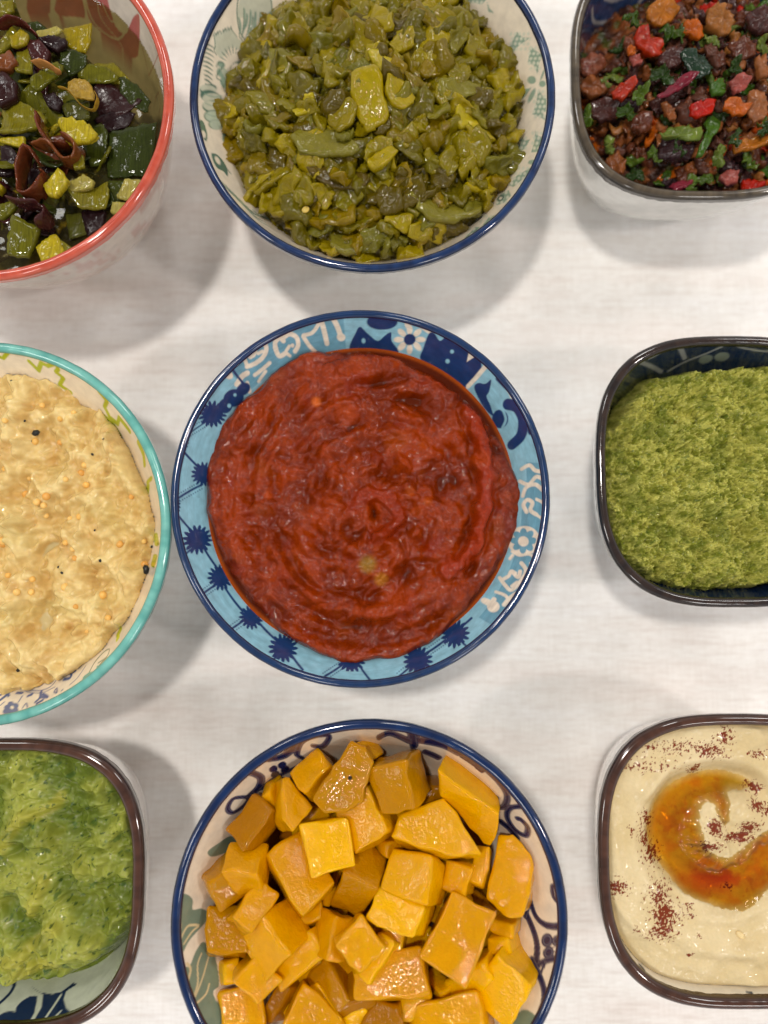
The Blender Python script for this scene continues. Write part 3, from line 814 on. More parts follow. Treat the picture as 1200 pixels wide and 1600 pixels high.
def seg_d(x, y, pts):
    """distance (and position 0..1) to a polyline given in local metres"""
    best = np.full(x.shape, 9.0); pos = np.zeros(x.shape); n = len(pts) - 1
    for k in range(n):
        a, b = np.array(pts[k]), np.array(pts[k+1]); d = b - a; l2 = max(d @ d, 1e-12)
        t = np.clip(((x-a[0])*d[0] + (y-a[1])*d[1]) / l2, 0, 1)
        e = np.hypot(x-a[0]-t*d[0], y-a[1]-t*d[1])
        mm = e < best; best = np.where(mm, e, best); pos = np.where(mm, (k+t)/n, pos)
    return best, pos
def lp(bowl, pts, z, smooth=True):
    P = [local(bowl, x, y, z) for x, y in pts]
    return [tuple(q) for q in catmull(P, 6)] if smooth and len(P) > 2 else P
def lerp(a, b, t): return np.asarray(a) * (1 - t[..., None]) + np.asarray(b) * t[..., None]

# tomato sauce ----------------------------------------------------
LQ = .0452
_B = bw_tomato
_cx, _cy = local(_B, 590, 800, .047)
_strip = lp(_B, [(735,640),(752,690),(758,740),(755,800),(742,850),(718,880),(698,890)], .048)
_strip2 = lp(_B, [(655,655),(690,640),(715,665),(720,690)], .048)
_curl = lp(_B, [(552,790),(570,775),(600,776),(622,800),(612,828),(585,838)], .048)
_ridges = [(lp(_B, r, .047), h, w) for r, h, w in [
    ([(395,800),(430,790),(455,805)], .0012, .0022), ([(500,775),(520,790),(512,830)], .0016, .0022), ([(420,850),(445,900),(500,930)], .0012, .003),
    ([(430,600),(480,565),(530,590)], .0014, .004), ([(520,660),(560,700),(620,690)], .0008, .003), ([(590,960),(660,930),(720,900)], .0014, .005),
    ([(360,690),(380,640),(440,600)], .0012, .004), ([(620,700),(640,760),(650,830)], .001, .003), ([(480,1000),(560,1010),(640,990)], .001, .004), ([(640,600),(690,600),(730,640)], .001, .004)]]
def _sauce_parts(x, y):
    dx, dy = x - _cx, y - _cy
    r = np.hypot(dx, dy); th = np.arctan2(dy, dx)
    R0 = np.hypot(x, y); T0 = np.arctan2(y, x)
    # outline of the thick part: pulls back from the wall at the right, lower right, left and top
    def lobe(c, w): return np.exp(-((np.angle(np.exp(1j*(T0 - math.radians(c))))) / math.radians(w))**2)
    edge = .0556 - .0068*lobe(62, 26) - .0040*lobe(28, 20) - .0048*lobe(-38, 24) - .0040*lobe(196, 20) - .0042*lobe(228, 20) - .003*lobe(98, 16) - .003*lobe(135, 12)
    edge = edge + .0012 * fbm(np.cos(T0)*5, np.sin(T0)*5, 2, 3)
    sw = fbm(np.cos(th + r*28)*1.7, np.sin(th + r*28)*1.7, r*190, 3, .45)
    sw2 = fbm(np.cos(th + r*20)*3.5, np.sin(th + r*20)*3.5, r*330, 2, .4)
    fd = sstep(.004, .013, r); sw = sw*fd; sw2 = sw2*fd
    wx = x + .003*perlin(x*90, y*90, 3); wy = y + .003*perlin(x*90, y*90, 8)
    b1 = fbm(wx*85, wy*85, 1, 3, .45); b2 = np.sqrt(fbm(wx*140, wy*140, 4, 3, .45)**2 + .004); b3 = fbm(x*600, y*600, 9, 3, .6)
    h = LQ + .0026 + .0030*sw + .0010*sw2 + .0016*b1 + .0020*b2 + .00013*b3 + .00007*fbm(x*1500, y*1500, 6, 2)
    vx = x + .0022*perlin(x*230, y*230, 31); vy = y + .0022*perlin(x*230, y*230, 37)
    d, t = seg_d(vx, vy, _strip); h = h + .0030*np.exp(-(d/.0024)**4) * (.6+.4*np.sin(np.pi*t)) * (1+.1*b1) - .0012*np.exp(-((d-.0042)/.0014)**2)
    d, t = seg_d(x, y, _strip2); h = h + .0015*np.exp(-(d/.0030)**2)
    d, t = seg_d(vx, vy, _curl); h = h + .0026*np.exp(-(d/.0022)**4) * (.35 + .9*t) * (1+.8*b1)
    hx, hy = local(_B, 583, 803, .047); h = h - .0036*np.exp(-((np.hypot((vx-hx)*1.3, (vy-hy)*.7))/.0024)**2)
    for pl, hh, ww in _ridges:
        d, t = seg_d(x, y, pl); h = h + hh*np.exp(-(d/ww)**2)
    h = h + (LQ - .003 - h) * sstep(edge - .0035, edge + .0012, R0)
    return h, sw, b1, b2, b3
def _sauce_h(x, y):
    h = _sauce_parts(x, y)[0]
    return np.maximum(h, LQ + .00002 * fbm(x*120, y*120))
def _sauce_c(x, y, H):
    h, sw, b1, b2, b3 = _sauce_parts(x, y)
    c = lerp(C(112,34,0), C(142,48,0), sstep(-.5, .7, b1 + .5*sw + .5*fbm(x*500, y*500, 2, 3)))
    c = lerp(c, C(124,32,0)[None,None], sstep(.2, .9, fbm(x*90+9, y*90, 3, 3))*.8)
    c = lerp(c, C(150,62,4)[None,None], sstep(.3, .8, fbm(x*80, y*80+4, 6, 3))*.45)
    c = lerp(c, C(148,56,4)[None,None], sstep(.2, .6, fbm(x*340, y*340, 12, 3))*.35)
    for pl, cc, w in ((_strip, C(146,42,6), .003), (_curl, C(136,40,6), .003)):
        d, t = seg_d(x, y, pl); c = lerp(c, cc[None,None], np.exp(-(d/w)**4)*.75)
    for px, py, rr, cc, k in [(495,630,.0016,C(206,96,16),.8), (541,650,.0038,C(172,66,14),.7), (548,690,.002,C(176,66,14),.5), (420,775,.0014,C(180,70,14),.6), (575,882,.0028,C(140,110,30),.7), (596,905,.0022,C(170,110,30),.8),
                          (640,770,.0016,C(176,78,14),.5), (668,785,.0014,C(176,78,14),.5), (620,930,.005,C(160,58,10),.6), (750,720,.003,C(160,60,12),.6), (735,600,.003,C(180,50,28),.7), (650,800,.002,C(170,70,14),.4)]:
        lx, ly = local(_B, px, py, .047)
        c = lerp(c, cc[None,None], k*np.exp(-(np.hypot(x-lx, y-ly)/rr)**4))
    c = lerp(c, C(88,24,4)[None,None], sstep(LQ + .0030, LQ + .0008, h)*.22)
    liq = sstep(LQ + .0007, LQ + .0001, h)
    c = lerp(c, C(84,26,2)[None,None], liq)
    depth = LQ - _B.zwall(x, y)
    c = lerp(c, C(150,64,10)[None,None], liq * sstep(.0030, .0006, depth))
    a = np.concatenate([c, (1 - liq)[..., None]], -1)
    return a
def sauce_mat():
    m = food_mat('tomato_sauce', rough=.3, sss=.0, sss_col=(1,.25,.1), bumps=((420,.5),(1000,1.0)), dist=.00030, var=.16, rrange=(.10,.30), vscale=1100, coat=.8, crough=.03, cior=1.36)
    nt = m.node_tree; b = nt.nodes['Principled BSDF']
    at_ = [n for n in nt.nodes if n.type == 'ATTRIBUTE'][0]
    # the free liquid is mirror smooth, the pulp is not
    lk = b.inputs['Roughness'].links[0].from_socket
    mr = nd(nt, 'ShaderNodeMix', data_type='FLOAT'); nt.links.new(at_.outputs['Alpha'], mr.inputs[0]); mr.inputs[2].default_value = .05
    sp = nd(nt, 'ShaderNodeSeparateColor'); nt.links.new(lk, sp.inputs[0]); nt.links.new(sp.outputs[0], mr.inputs[3])
    nt.links.new(mr.outputs[0], b.inputs['Roughness'])
    for n in nt.nodes:
        if n.type == 'BUMP':
            mt = nd(nt, 'ShaderNodeMath', operation='MULTIPLY'); mt.inputs[1].default_value = n.inputs['Strength'].default_value
            nt.links.new(at_.outputs['Alpha'], mt.inputs[0]); nt.links.new(mt.outputs[0], n.inputs['Strength'])
    return m
field('tomato_sauce', _B, _sauce_h, _sauce_c, sauce_mat(), 440, 'chunky dark red tomato sauce, swirled and oily-edged, in the light blue bowl', 'sauce')

# pale mash with mustard seeds --------------------------------------
_M = bw_mash
_pits = [((60,860), .0034, .0070), ((40,790),.002,.004), ((150,905),.002,.005), ((60,985),.003,.004), ((120,640),.001,.004), ((205,930),.002,.003)]
_mr = [(lp(_M, r, .048), h, w) for r, h, w in [([(100,760),(120,790),(160,800),(165,830),(130,845)],.0022,.0028), ([(20,820),(50,870),(75,900),(60,940)],.0022,.003), ([(80,1000),(40,1010),(20,960)],.0016,.003),
    ([(170,660),(190,720),(215,770),(235,830)],.0016,.0035), ([(90,750),(105,830),(90,870),(120,900)],.0014,.003), ([(200,900),(175,980),(160,1010)],.0018,.004), ([(0,640),(60,650),(130,690)],.001,.005), ([(10,1040),(80,1030),(120,1045)],.0014,.004)]]
def _mash_parts(x, y):
    R0 = np.hypot(x, y); T0 = np.arctan2(y, x)
    wx = x + .003*perlin(x*80, y*80, 3); wy = y + .003*perlin(x*80, y*80, 8); b1 = fbm(wx*85, wy*85, 11, 3, .5); b2 = fbm(x*190, y*190, 14, 2, .4)**2; b3 = fbm(x*420, y*420, 19, 3, .55)
    h = .0462 + .0052*b1 + .0064*b2 + .0030*np.sqrt(fbm(wx*170, wy*170, 16, 3, .45)**2 + .003) + .00022*b3
    for pl, hh, ww in _mr:
        d, t = seg_d(x, y, pl); h = h + hh*np.exp(-(d/ww)**2)*(1+.4*b1)
    for (px, py), dd, rr in _pits:
        lx, ly = local(_M, px, py, .048); h = h - dd*np.exp(-(np.hypot(x-lx, y-ly)/rr)**2)
    def lobe(c, w): return np.exp(-((np.angle(np.exp(1j*(T0 - math.radians(c))))) / math.radians(w))**2)
    edge = .0553 - .0048*lobe(25, 18) - .0016*lobe(-35, 26) + .0012*fbm(np.cos(T0)*6, np.sin(T0)*6, 2, 3)
    h = h + (.041 - h) * sstep(edge - .003, edge + .002, R0)
    return h, b1, b2
ML = .0422
def _mash_c(x, y, H):
    h, b1, b2 = _mash_parts(x, y)
    c = lerp(C(206,174,108), C(226,200,138), sstep(-.5, .5, b1 + .5*fbm(x*300, y*300, 22, 3)))
    c = lerp(c, C(198,156,88)[None,None], sstep(.1, .6, fbm(x*140, y*140, 21, 4))*.6)
    c = lerp(c, C(206,190,124)[None,None], sstep(.2, .7, fbm(x*60, y*60, 25, 3))*.3)
    liq = sstep(ML + .0006, ML, h)
    c = lerp(c, C(196,178,128)[None,None], liq)
    return c
MASHM = food_mat('pale_mash', rough=.25, sss=.12, sss_col=(.9,.6,.25), bumps=((300,.6),(800,.6)), dist=.00030, var=.07, rrange=(.08,.25), vscale=500, coat=.8, crough=.03)
_mash = field('eggplant_mash', _M, lambda x, y: np.maximum(_mash_parts(x, y)[0], ML), _mash_c, MASHM, 330, 'lumpy pale yellow mash dotted with mustard seeds in the turquoise-rimmed bowl', 'mash')

def ico(name, r, mat, sub=2, squash=1):
    bm = bmesh.new(); bmesh.ops.create_icosphere(bm, subdivisions=sub, radius=r)
    for v in bm.verts: v.co.z *= squash
    for f in bm.faces: f.smooth = True
    me = bpy.data.meshes.new(name); bm.to_mesh(me); bm.free(); me.materials.append(mat); return me
SEEDM = food_mat('mustard_seed', rough=.25, sss=.2, rand=[C(232,180,96), C(222,164,84), C(238,192,112)], bumps=((600,.2),), var=.15)
seed_me = ico('seed', .0013, SEEDM)
for (px, py) in [(62,632),(90,690),(53,689),(115,645),(123,738),(130,726),(109,751),(132,757),(108,810),(123,807),(5,732),(202,775),(70,790),(78,777),(117,858),(119,872),(2,850),(5,845),(32,925),(48,925),(158,930),(120,948),(102,917),(51,905),
                 (222,845),(133,988),(16,660),(30,770),(36,744),(60,785),(185,850),(173,965),(8,900),(95,655),(68,805),(104,848),(222,882)]:
    lx, ly = local(_M, px, py, .048)
    h = float(_mash_parts(np.array([lx]), np.array([ly]))[0][0])
    o = link('seed', seed_me, _mash, (lx, ly, max(h, ML) - .0001)); o.rotation_euler = (px, py, 0); s_ = .7 + .4*random.random(); o.scale = (s_, s_, s_)
DARKM = food_mat('black_speck', C(34,34,30), rough=.3)
speck_me = ico('speck', .0006, DARKM, 1)
for (px, py, s_) in [(60,678,2.0),(228,890,2.3),(236,854,.9),(147,711,.8),(44,660,.8),(162,876,.9),(32,1046,1.2),(100,895,.8),(52,690,.7),(28,600,.6),(92,886,.7),(152,829,.6),(170,690,.6)]:
    lx, ly = local(_M, px, py, .047)
    h = float(_mash_parts(np.array([lx]), np.array([ly]))[0][0])
    o = link('speck', speck_me, _mash, (lx, ly, max(h, ML) + .0002)); o.scale = (s_*1.3, s_, s_*.6); o.rotation_euler = (0,0,px)

# green pesto ---------------------------------------------------------
_PB = bw_pesto
def _pesto_h(x, y):
    T0 = np.arctan2(y, x); q = np.hypot(x, y) / (_PB.R * _PB.shape(T0))
    dome = .0405 + .0105*(1 - q**2.4)
    e = lobes = .97 - .13*np.exp(-((np.angle(np.exp(1j*(T0 - math.radians(98)))))/.5)**2) - .10*np.exp(-((np.angle(np.exp(1j*(T0 - math.radians(140)))))/.35)**2) - .05*np.exp(-((np.angle(np.exp(1j*(T0 + math.radians(60)))))/.6)**2)
    e = e + .035*fbm(np.cos(T0)*8, np.sin(T0)*8, 1, 4)
    b = fbm(x*150, y*150, 31, 6, .68)
    b2 = np.abs(fbm(x*300, y*300, 33, 4, .7))
    b3 = fbm(x*1500, y*1500, 35, 2, .7)
    h = dome - .001 + .0030*b + .0028*b2 + .0011*np.abs(fbm(x*620, y*620, 39, 2, .5)) + .00030*b3 + .0064*fbm(x*64, y*64, 37, 3)
    for pl, dd, ww in _pc:
        d, t = seg_d(x, y, pl); h = h - dd*np.exp(-(d/ww)**2)*(1+.5*b)
    return h + (.026 - h) * sstep(e - .06, e + .05, q)
_pc = [(lp(_PB, r, .046), h, w) for r, h, w in [([(1120,780),(1150,748),(1190,740)],.0025,.0016), ([(1010,770),(1060,830),(1130,900)],.0016,.002), ([(1190,620),(1180,680),(1190,700)],.002,.003), ([(1100,830),(1160,850),(1200,890)],.0015,.0022), ([(1000,670),(1010,740)],.0012,.002), ([(1080,620),(1090,690),(1070,750)],.001,.0025)]]
def _pesto_c(x, y, H):
    a = fbm(x*380, y*380, 41, 5, .7); b = fbm(x*900, y*900, 43, 3, .7); d = fbm(x*80, y*80, 45, 3)
    c = lerp(C(132,136,48), C(196,192,98), sstep(-.5, .4, a + .4*b))
    c = lerp(c, C(184,176,82)[None,None], sstep(0, .7, d)*.5)
    c = lerp(c, C(84,100,34)[None,None], sstep(.10, .0, np.abs(fbm(x*300, y*300, 33, 4, .7)))*.6)  # pits between the crumbs painted darker, their shade put into the colour
    c = lerp(c, C(64,92,38)[None,None], sstep(.42, .7, fbm(x*620, y*620, 47, 3, .6))*.6)
    c = lerp(c, C(108,120,44)[None,None], sstep(.0, .6, fbm(x*110, y*110, 49, 3))*.55)
    return c
field('green_pesto', _PB, _pesto_h, _pesto_c, food_mat('pesto', rough=.4, sss=.1, sss_col=(.6,.8,.2), bumps=((600,.8),(1200,.6)), dist=.0005, var=.12, rrange=(.15,.45), vscale=1500, coat=.4), 380, 'coarse grainy light green pesto mounded in the dark blue square bowl', 'pesto')

# mashed avocado -----------------------------------------------------
_A = bw_guac
_ar = [(lp(_A, r, .046), h, w, k) for r, h, w, k in [([(-10,1498),(20,1497),(60,1470),(95,1440)],.0030,.0024,1), ([(30,1520),(50,1505),(90,1500)],.0022,.0028,1), ([(8,1320),(25,1290),(45,1270)],.0030,.0024,1), ([(50,1425),(65,1395),(75,1370)],.0024,.0022,1),
     ([(60,1270),(85,1258),(95,1245)],.002,.002,1), ([(120,1270),(150,1262),(180,1290),(160,1320)],.0016,.004,0), ([(80,1310),(110,1320),(120,1350)],.0022,.0045,.4), ([(120,1480),(150,1470),(140,1450)],.0016,.003,.3), ([(90,1430),(130,1400),(170,1420)],.0014,.006,.2),
     ([(20,1220),(80,1200),(140,1220)],.001,.006,0), ([(0,1400),(30,1380),(60,1350)],.0014,.004,.3), ([(-60,1300),(-20,1340),(0,1400)],.0016,.005,.2)]]
def _guac_parts(x, y):
    T0 = np.arctan2(y, x); q = np.hypot(x, y) / (_A.R * _A.shape(T0))
    wx = x + .003*perlin(x*80, y*80, 3); wy = y + .003*perlin(x*80, y*80, 8); b = fbm(wx*75, wy*75, 51, 4, .45); b2 = np.sqrt(fbm(wx*110 + wy*80, wy*150 - wx*50, 53, 3, .42)**2 + .004); b3 = fbm(x*500, y*500, 55, 3, .5)
    h = .0440 + .0016*(1-q**2) + .0044*b + .0050*b2 + .0014*np.sqrt(fbm(x*200, y*200, 56, 2, .4)**2+.003) + .00008*b3
    for pl, hh, ww, k in _ar:
        d, t = seg_d(x, y, pl); h = h + hh*np.exp(-(d/ww)**2)*(1+.3*b)
    def lobe(c, w): return np.exp(-((np.angle(np.exp(1j*(T0 - math.radians(c))))) / math.radians(w))**2)
    e = 1.02 - .20*lobe(-72, 30) - .10*lobe(-40, 18) - .16*lobe(-110, 28) + .02*fbm(np.cos(T0)*4, np.sin(T0)*4, 6, 4)
    h = h + (.030 - h) * sstep(e - .07, e + .05, q)
    return h, b, b2
def _guac_c(x, y, H):
    h, b, b2 = _guac_parts(x, y)
    c = lerp(C(100,114,38), C(152,156,66), sstep(-.4, .5, b))
    for pl, hh, ww, k in _ar:
        d, t = seg_d(x, y, pl); c = lerp(c, C(170,162,62)[None,None], k*np.exp(-(d/ww)**4)*.65)
    c = lerp(c, C(104,118,58)[None,None], sstep(.0, .7, fbm(x*110, y*110, 57, 4))*.5)
    c = lerp(c, C(34,62,28)[None,None], sstep(.52, .68, fbm(x*600, y*600, 59, 3, .6))*.8)
    c = lerp(c, C(50,84,40)[None,None], sstep(.46, .72, fbm(x*260+3, y*260, 61, 4, .6))*.6)
    return c
field('mashed_avocado', _A, lambda x, y: _guac_parts(x, y)[0], _guac_c, food_mat('avocado', rough=.2, sss=.1, sss_col=(.6,.8,.2), bumps=((260,.7),(650,.6)), dist=.00030, var=.10, rrange=(.06,.2), vscale=500, coat=.6), 320, 'glossy green mashed avocado flecked with herbs in the pale square bowl', 'guacamole')

# hummus --------------------------------------------------------------
_H = bw_hummus
HZ = .0462
_oilpts = [(1018,1335),(1012,1300),(1020,1262),(1045,1228),(1085,1208),(1125,1203),(1160,1212),(1178,1226),(1160,1236),(1140,1238),(1138,1262),(1130,1288),(1118,1272),(1112,1256),(1098,1258),(1092,1285),(1098,1312),(1112,1332),(1140,1338),(1165,1322),(1190,1300),(1225,1290),(1250,1330),(1225,1370),(1200,1395),(1172,1418),(1140,1424),(1100,1412),(1068,1395),(1045,1368)]
_groove = lp(_H, [(1165,1222),(1120,1216),(1070,1232),(1040,1270),(1035,1320),(1062,1362),(1110,1388),(1165,1378),(1215,1340),(1240,1290)], HZ)
_well = lp(_H, [(1125,1240),(1128,1280)], HZ)
_hr = [(lp(_H, r, HZ), h, w) for r, h, w in [([(1010,1240),(1050,1195),(1110,1180),(1170,1190),(1210,1230)],.0018,.0028), ([(1000,1200),(1080,1150),(1180,1155)],.0010,.003), ([(1030,1445),(1090,1480),(1160,1478),(1220,1500)],.0012,.0024),
    ([(960,1290),(970,1380),(1000,1450)],.0010,.004), ([(1170,1530),(1195,1560)],.0010,.003), ([(950,1400),(985,1440),(1050,1490)],.0008,.0016), ([(1155,1490),(1185,1500),(1205,1540)],.0014,.0022), ([(1175,1140),(1190,1150),(1215,1145)],.0016,.003)]]
def _hum_parts(x, y):
    T0 = np.arctan2(y, x); q = np.hypot(x, y) / (_H.R * _H.shape(T0))
    cx, cy = local(_H, 1128, 1310, HZ); r = np.hypot(x-cx, y-cy); th = np.arctan2(y-cy, x-cx)
    b = fbm(x*55, y*55, 71, 4, .5); sw = fbm(np.cos(th+r*25)*1.6, np.sin(th+r*25)*1.6, r*260, 4, .5); f = fbm(x*900, y*900, 75, 3, .6)
    h = HZ + .0004 + .0009*b + .00085*sw + .00006*f
    d, t = seg_d(x, y, _groove); h = h - .0048*np.exp(-(d/.0052)**2)
    mx, my = local(_H, 1115, 1300, HZ); h = h + .0034*np.exp(-(np.hypot(x-mx, (y-my)*.75)/.0042)**2)
    mx, my = local(_H, 1165, 1268, HZ); h = h + .0036*np.exp(-(np.hypot((x-mx)*.7, y-my)/.005)**2)
    for pl, hh, ww in _hr:
        d, t = seg_d(x, y, pl); h = h + hh*np.exp(-(d/ww)**2)
    e = 1.0 - .02*np.exp(-((np.angle(np.exp(1j*(T0 + math.radians(100)))))/.9)**2)
    h = h + (.043 - h) * sstep(e - .05, e + .02, q)
    return h, b, sw
def _hum_c(x, y, H):
    h, b, sw = _hum_parts(x, y)
    c = lerp(C(208,186,140), C(218,198,156), sstep(-.5, .6, b + .3*sw))
    def P(px, py): return local(_H, px, py, HZ)
    red = np.zeros(x.shape)
    n = fbm(x*950, y*950, 77, 4, .75); n2 = fbm(x*300, y*300, 79, 3, .6)
    for px, py, rx, ry, k in [(1000,1196,60,12,.42),(1060,1165,55,10,.62),(1105,1172,26,12,.9),(1130,1150,14,12,1.1),(1180,1178,18,7,.8),(1086,1202,10,9,1.0),(1012,1282,12,16,.9),(1010,1310,10,14,.9),(1020,1338,16,16,1.0),(960,1384,18,11,1.25),
                          (1030,1405,20,30,.85),(1038,1430,20,26,1.15),(1030,1452,20,13,1.15),(1078,1416,7,7,1.0),(1080,1431,5,5,.9),(992,1448,7,7,.8),(1090,1460,4,4,.8),(1076,1490,6,4,.8),(1015,1166,9,5,1.0),(985,1300,5,8,.8),(1181,1232,12,8,1.2),
                          (1180,1257,12,8,1.2),(1200,1264,14,8,1.1),(1112,1290,12,12,1.25),(1152,1305,24,10,1.25),(1168,1290,16,10,1.25),(1106,1320,16,9,1.1),(1144,1392,7,5,1.0)]:
        lx, ly = P(px, py); s_ = scale_at(px, py, HZ)
        red = np.maximum(red, k*np.exp(-(((x-lx)/(rx*s_))**2 + ((y-ly)/(ry*s_))**2)))
    m = sstep(.42, .62, red + .85*n + .25*n2 - .14) * (red > .08)
    c = lerp(c, C(112,24,0)[None,None], m*.95)
    return c
field('hummus', _H, lambda x, y: _hum_parts(x, y)[0], _hum_c, food_mat('hummus', rough=.35, sss=.1, sss_col=(.9,.6,.3), bumps=((300,.2),(900,.5)), dist=.00020, var=.05, rrange=(.25,.5), vscale=900, coat=.3), 340, 'smooth beige hummus swirled into a hollow and dusted with paprika', 'hummus')
# the pool of paprika oil lies in the hollow of the hummus
_oilP = np.array(lp(_H, _oilpts, HZ))
def _oil_c(x, y, H):
    n = fbm(x*150, y*150, 81, 4, .6)
    c = lerp(C(251,214,62), C(248,190,26), sstep(-.3, .6, n))
    lx, ly = local(_H, 1130, 1375, HZ); c = lerp(c, C(230,122,14)[None,None], np.exp(-(((x-lx)/.012)**2 + ((y-ly)/.0035)**2))*.9*sstep(-.5,.5,n+.3))
    lx, ly = local(_H, 1150, 1228, HZ); c = lerp(c, C(206,186,70)[None,None], np.exp(-(np.hypot(x-lx, y-ly)/.006)**2)*.8)
    c = lerp(c, C(216,120,30)[None,None], sstep(.35,.7,fbm(x*300, y*300, 83, 4, .6))*.35)
    d, t = seg_d(x, y, [tuple(q) for q in np.vstack([_oilP, _oilP[:1]])])
    c = lerp(C(253,240,205), c, sstep(-.0004, .0032, d))   # the layer thins out towards its edge
    return c
def _in_oil(x, y, H):
    ins = np.zeros(x.shape, bool); n = len(_oilP)
    w = .0005
    xx0 = x + w*fbm(x*400, y*400, 1, 3); yy0 = y + w*fbm(x*400, y*400, 5, 3)
    for k in range(n):
        a, b = _oilP[k], _oilP[(k+1) % n]
        cond = ((a[1] > yy0) != (b[1] > yy0))
        ins ^= cond & (xx0 < (b[0]-a[0])*(yy0-a[1])/(b[1]-a[1]+1e-15)+a[0])
    return ins
_gr = np.array(_groove)
def _oil_h(x, y):
    h = _hum_parts(x, y)[0]
    return np.maximum(HZ - .0009 + .00003*fbm(x*200, y*200), h + .00012 + .00010*fbm(x*500, y*500, 3, 2))
def oil_mat():
    m = liquid_mat('paprika_oil', C(230,120,10), opaque=.0, refl=1.47, wav=.25, wscale=200)
    nt = m.node_tree
    a = nd(nt, 'ShaderNodeAttribute', attribute_name='tint')
    for n in nt.nodes:
        if n.type in ('BSDF_TRANSPARENT', 'BSDF_DIFFUSE'): nt.links.new(a.outputs['Color'], n.inputs[0])
    return m
field('paprika_oil', _H, _oil_h, _oil_c, oil_mat(), 340, 'shiny orange paprika oil pooled in the swirl of the hummus', 'oil', keepf=_in_oil)
SESM = food_mat('sesame', C(232,206,150), rough=.4)
lx, ly = local(_H, 1156, 1460, HZ)
o = link('sesame_seed', ico('sesame_seed', .0013, SESM, 2, .5), None, (_H.c.x+lx, _H.c.y+ly, float(_hum_parts(np.array([lx]), np.array([ly]))[0][0]) + .0001)); o.scale = (1.3,.8,1); o.rotation_euler=(0,0,-.6)
tag(o, 'single pale sesame seed lying on the hummus', 'seed')

# ------------------------------------------------------------------ solid pieces
def slab_mesh(name, mat, outline, thick, bend=0.0, bend_dir=0.0, rough=.06, seed=0, n=22, rings=(1.0, .94, .72, .38), crumple=0.0, taper=0.0, ragged=1.0):
    """a rounded slab: outline(theta) -> radius (m); both faces slightly uneven, bent along one direction"""
    th = np.linspace(0, 2*math.pi, n, endpoint=False)
    r = np.array([outline(t) for t in th]); r = r * (1 + .10 * ragged * perlin(np.cos(th)*4 + seed, np.sin(th)*4, seed*1.3) + .05 * ragged * perlin(np.cos(th)*9 + seed, np.sin(th)*9, seed))
    prof = {1.0: 0.0, .94: .80, .72: .97, .38: 1.0}
    V = []; rows = []
    for sgn in (1, -1):
        for q in rings:
            if q == 1.0 and sgn == -1: continue
            V.append(np.stack([r*q*np.cos(th), r*q*np.sin(th), np.full(n, sgn*thick/2*prof[q])], -1))
    V = np.concatenate(V + [np.array([[0,0,thick/2],[0,0,-thick/2]])])
    R = max(r)
    k = 2.2 / R
    ox = seed * 3.7
    nz = fbm(V[:,0]*k + ox, V[:,1]*k, V[:,2]*k + seed, 3)
    nx = fbm(V[:,0]*k + ox + 9, V[:,1]*k, V[:,2]*k + seed, 2); ny = fbm(V[:,0]*k + ox, V[:,1]*k + 9, V[:,2]*k + seed, 2)
    V[:,2] += nz * thick * rough * 4 + crumple * R * nz
    V[:,0] += nx * R * rough; V[:,1] += ny * R * rough
    u = V[:,0]*math.cos(bend_dir) + V[:,1]*math.sin(bend_dir)
    V[:,2] += bend * u*u / R - bend * R * .3
    if taper: V[:,2] *= 1 + taper * (V[:,0] / R)
    nr = len(rings)
    F = []; T = []
    top = [i*n for i in range(nr)]; bot = [0] + [(nr + i)*n for i in range(nr-1)]
    j = np.arange(n); j2 = (j+1) % n
    for a, b in zip(top[:-1], top[1:]): F.append(np.stack([a+j, a+j2, b+j2, b+j], -1))
    for a, b in zip(bot[:-1], bot[1:]): F.append(np.stack([a+j2, a+j, b+j, b+j2], -1))
    ct, cb = len(V)-2, len(V)-1
    T.append(np.stack([top[-1]+j, top[-1]+j2, np.full(n, ct)], -1)); T.append(np.stack([bot[-1]+j2, bot[-1]+j, np.full(n, cb)], -1))
    return mesh_np(name, V, F + T, mat)
def poly_outline(size, m=6, jitter=.25, elong=1.0, seed=0, sharp=True):
    """irregular cut outline with m corners"""
    rg = random.Random(seed)
    ang = sorted([(i + rg.uniform(-.25, .25)) / m * 2*math.pi for i in range(m)])
    rad = [size * rg.uniform(1-jitter, 1+jitter) for _ in ang]
    pts = [(rr*math.cos(a)*elong, rr*math.sin(a)/elong**.5) for a, rr in zip(ang, rad)]
    def f(t):
        best = size * .3
        dx, dy = math.cos(t), math.sin(t)
        for i in range(m):
            x1, y1 = pts[i]; x2, y2 = pts[(i+1) % m]
            ex, ey = x2-x1, y2-y1
            den = dx*ey - dy*ex
            if abs(den) < 1e-12: continue
            s_ = (x1*ey - y1*ex) / den; u_ = (x1*dy - y1*dx) / den
            if s_ > 0 and -1e-6 <= u_ <= 1 + 1e-6: best = s_
        return best
    return f
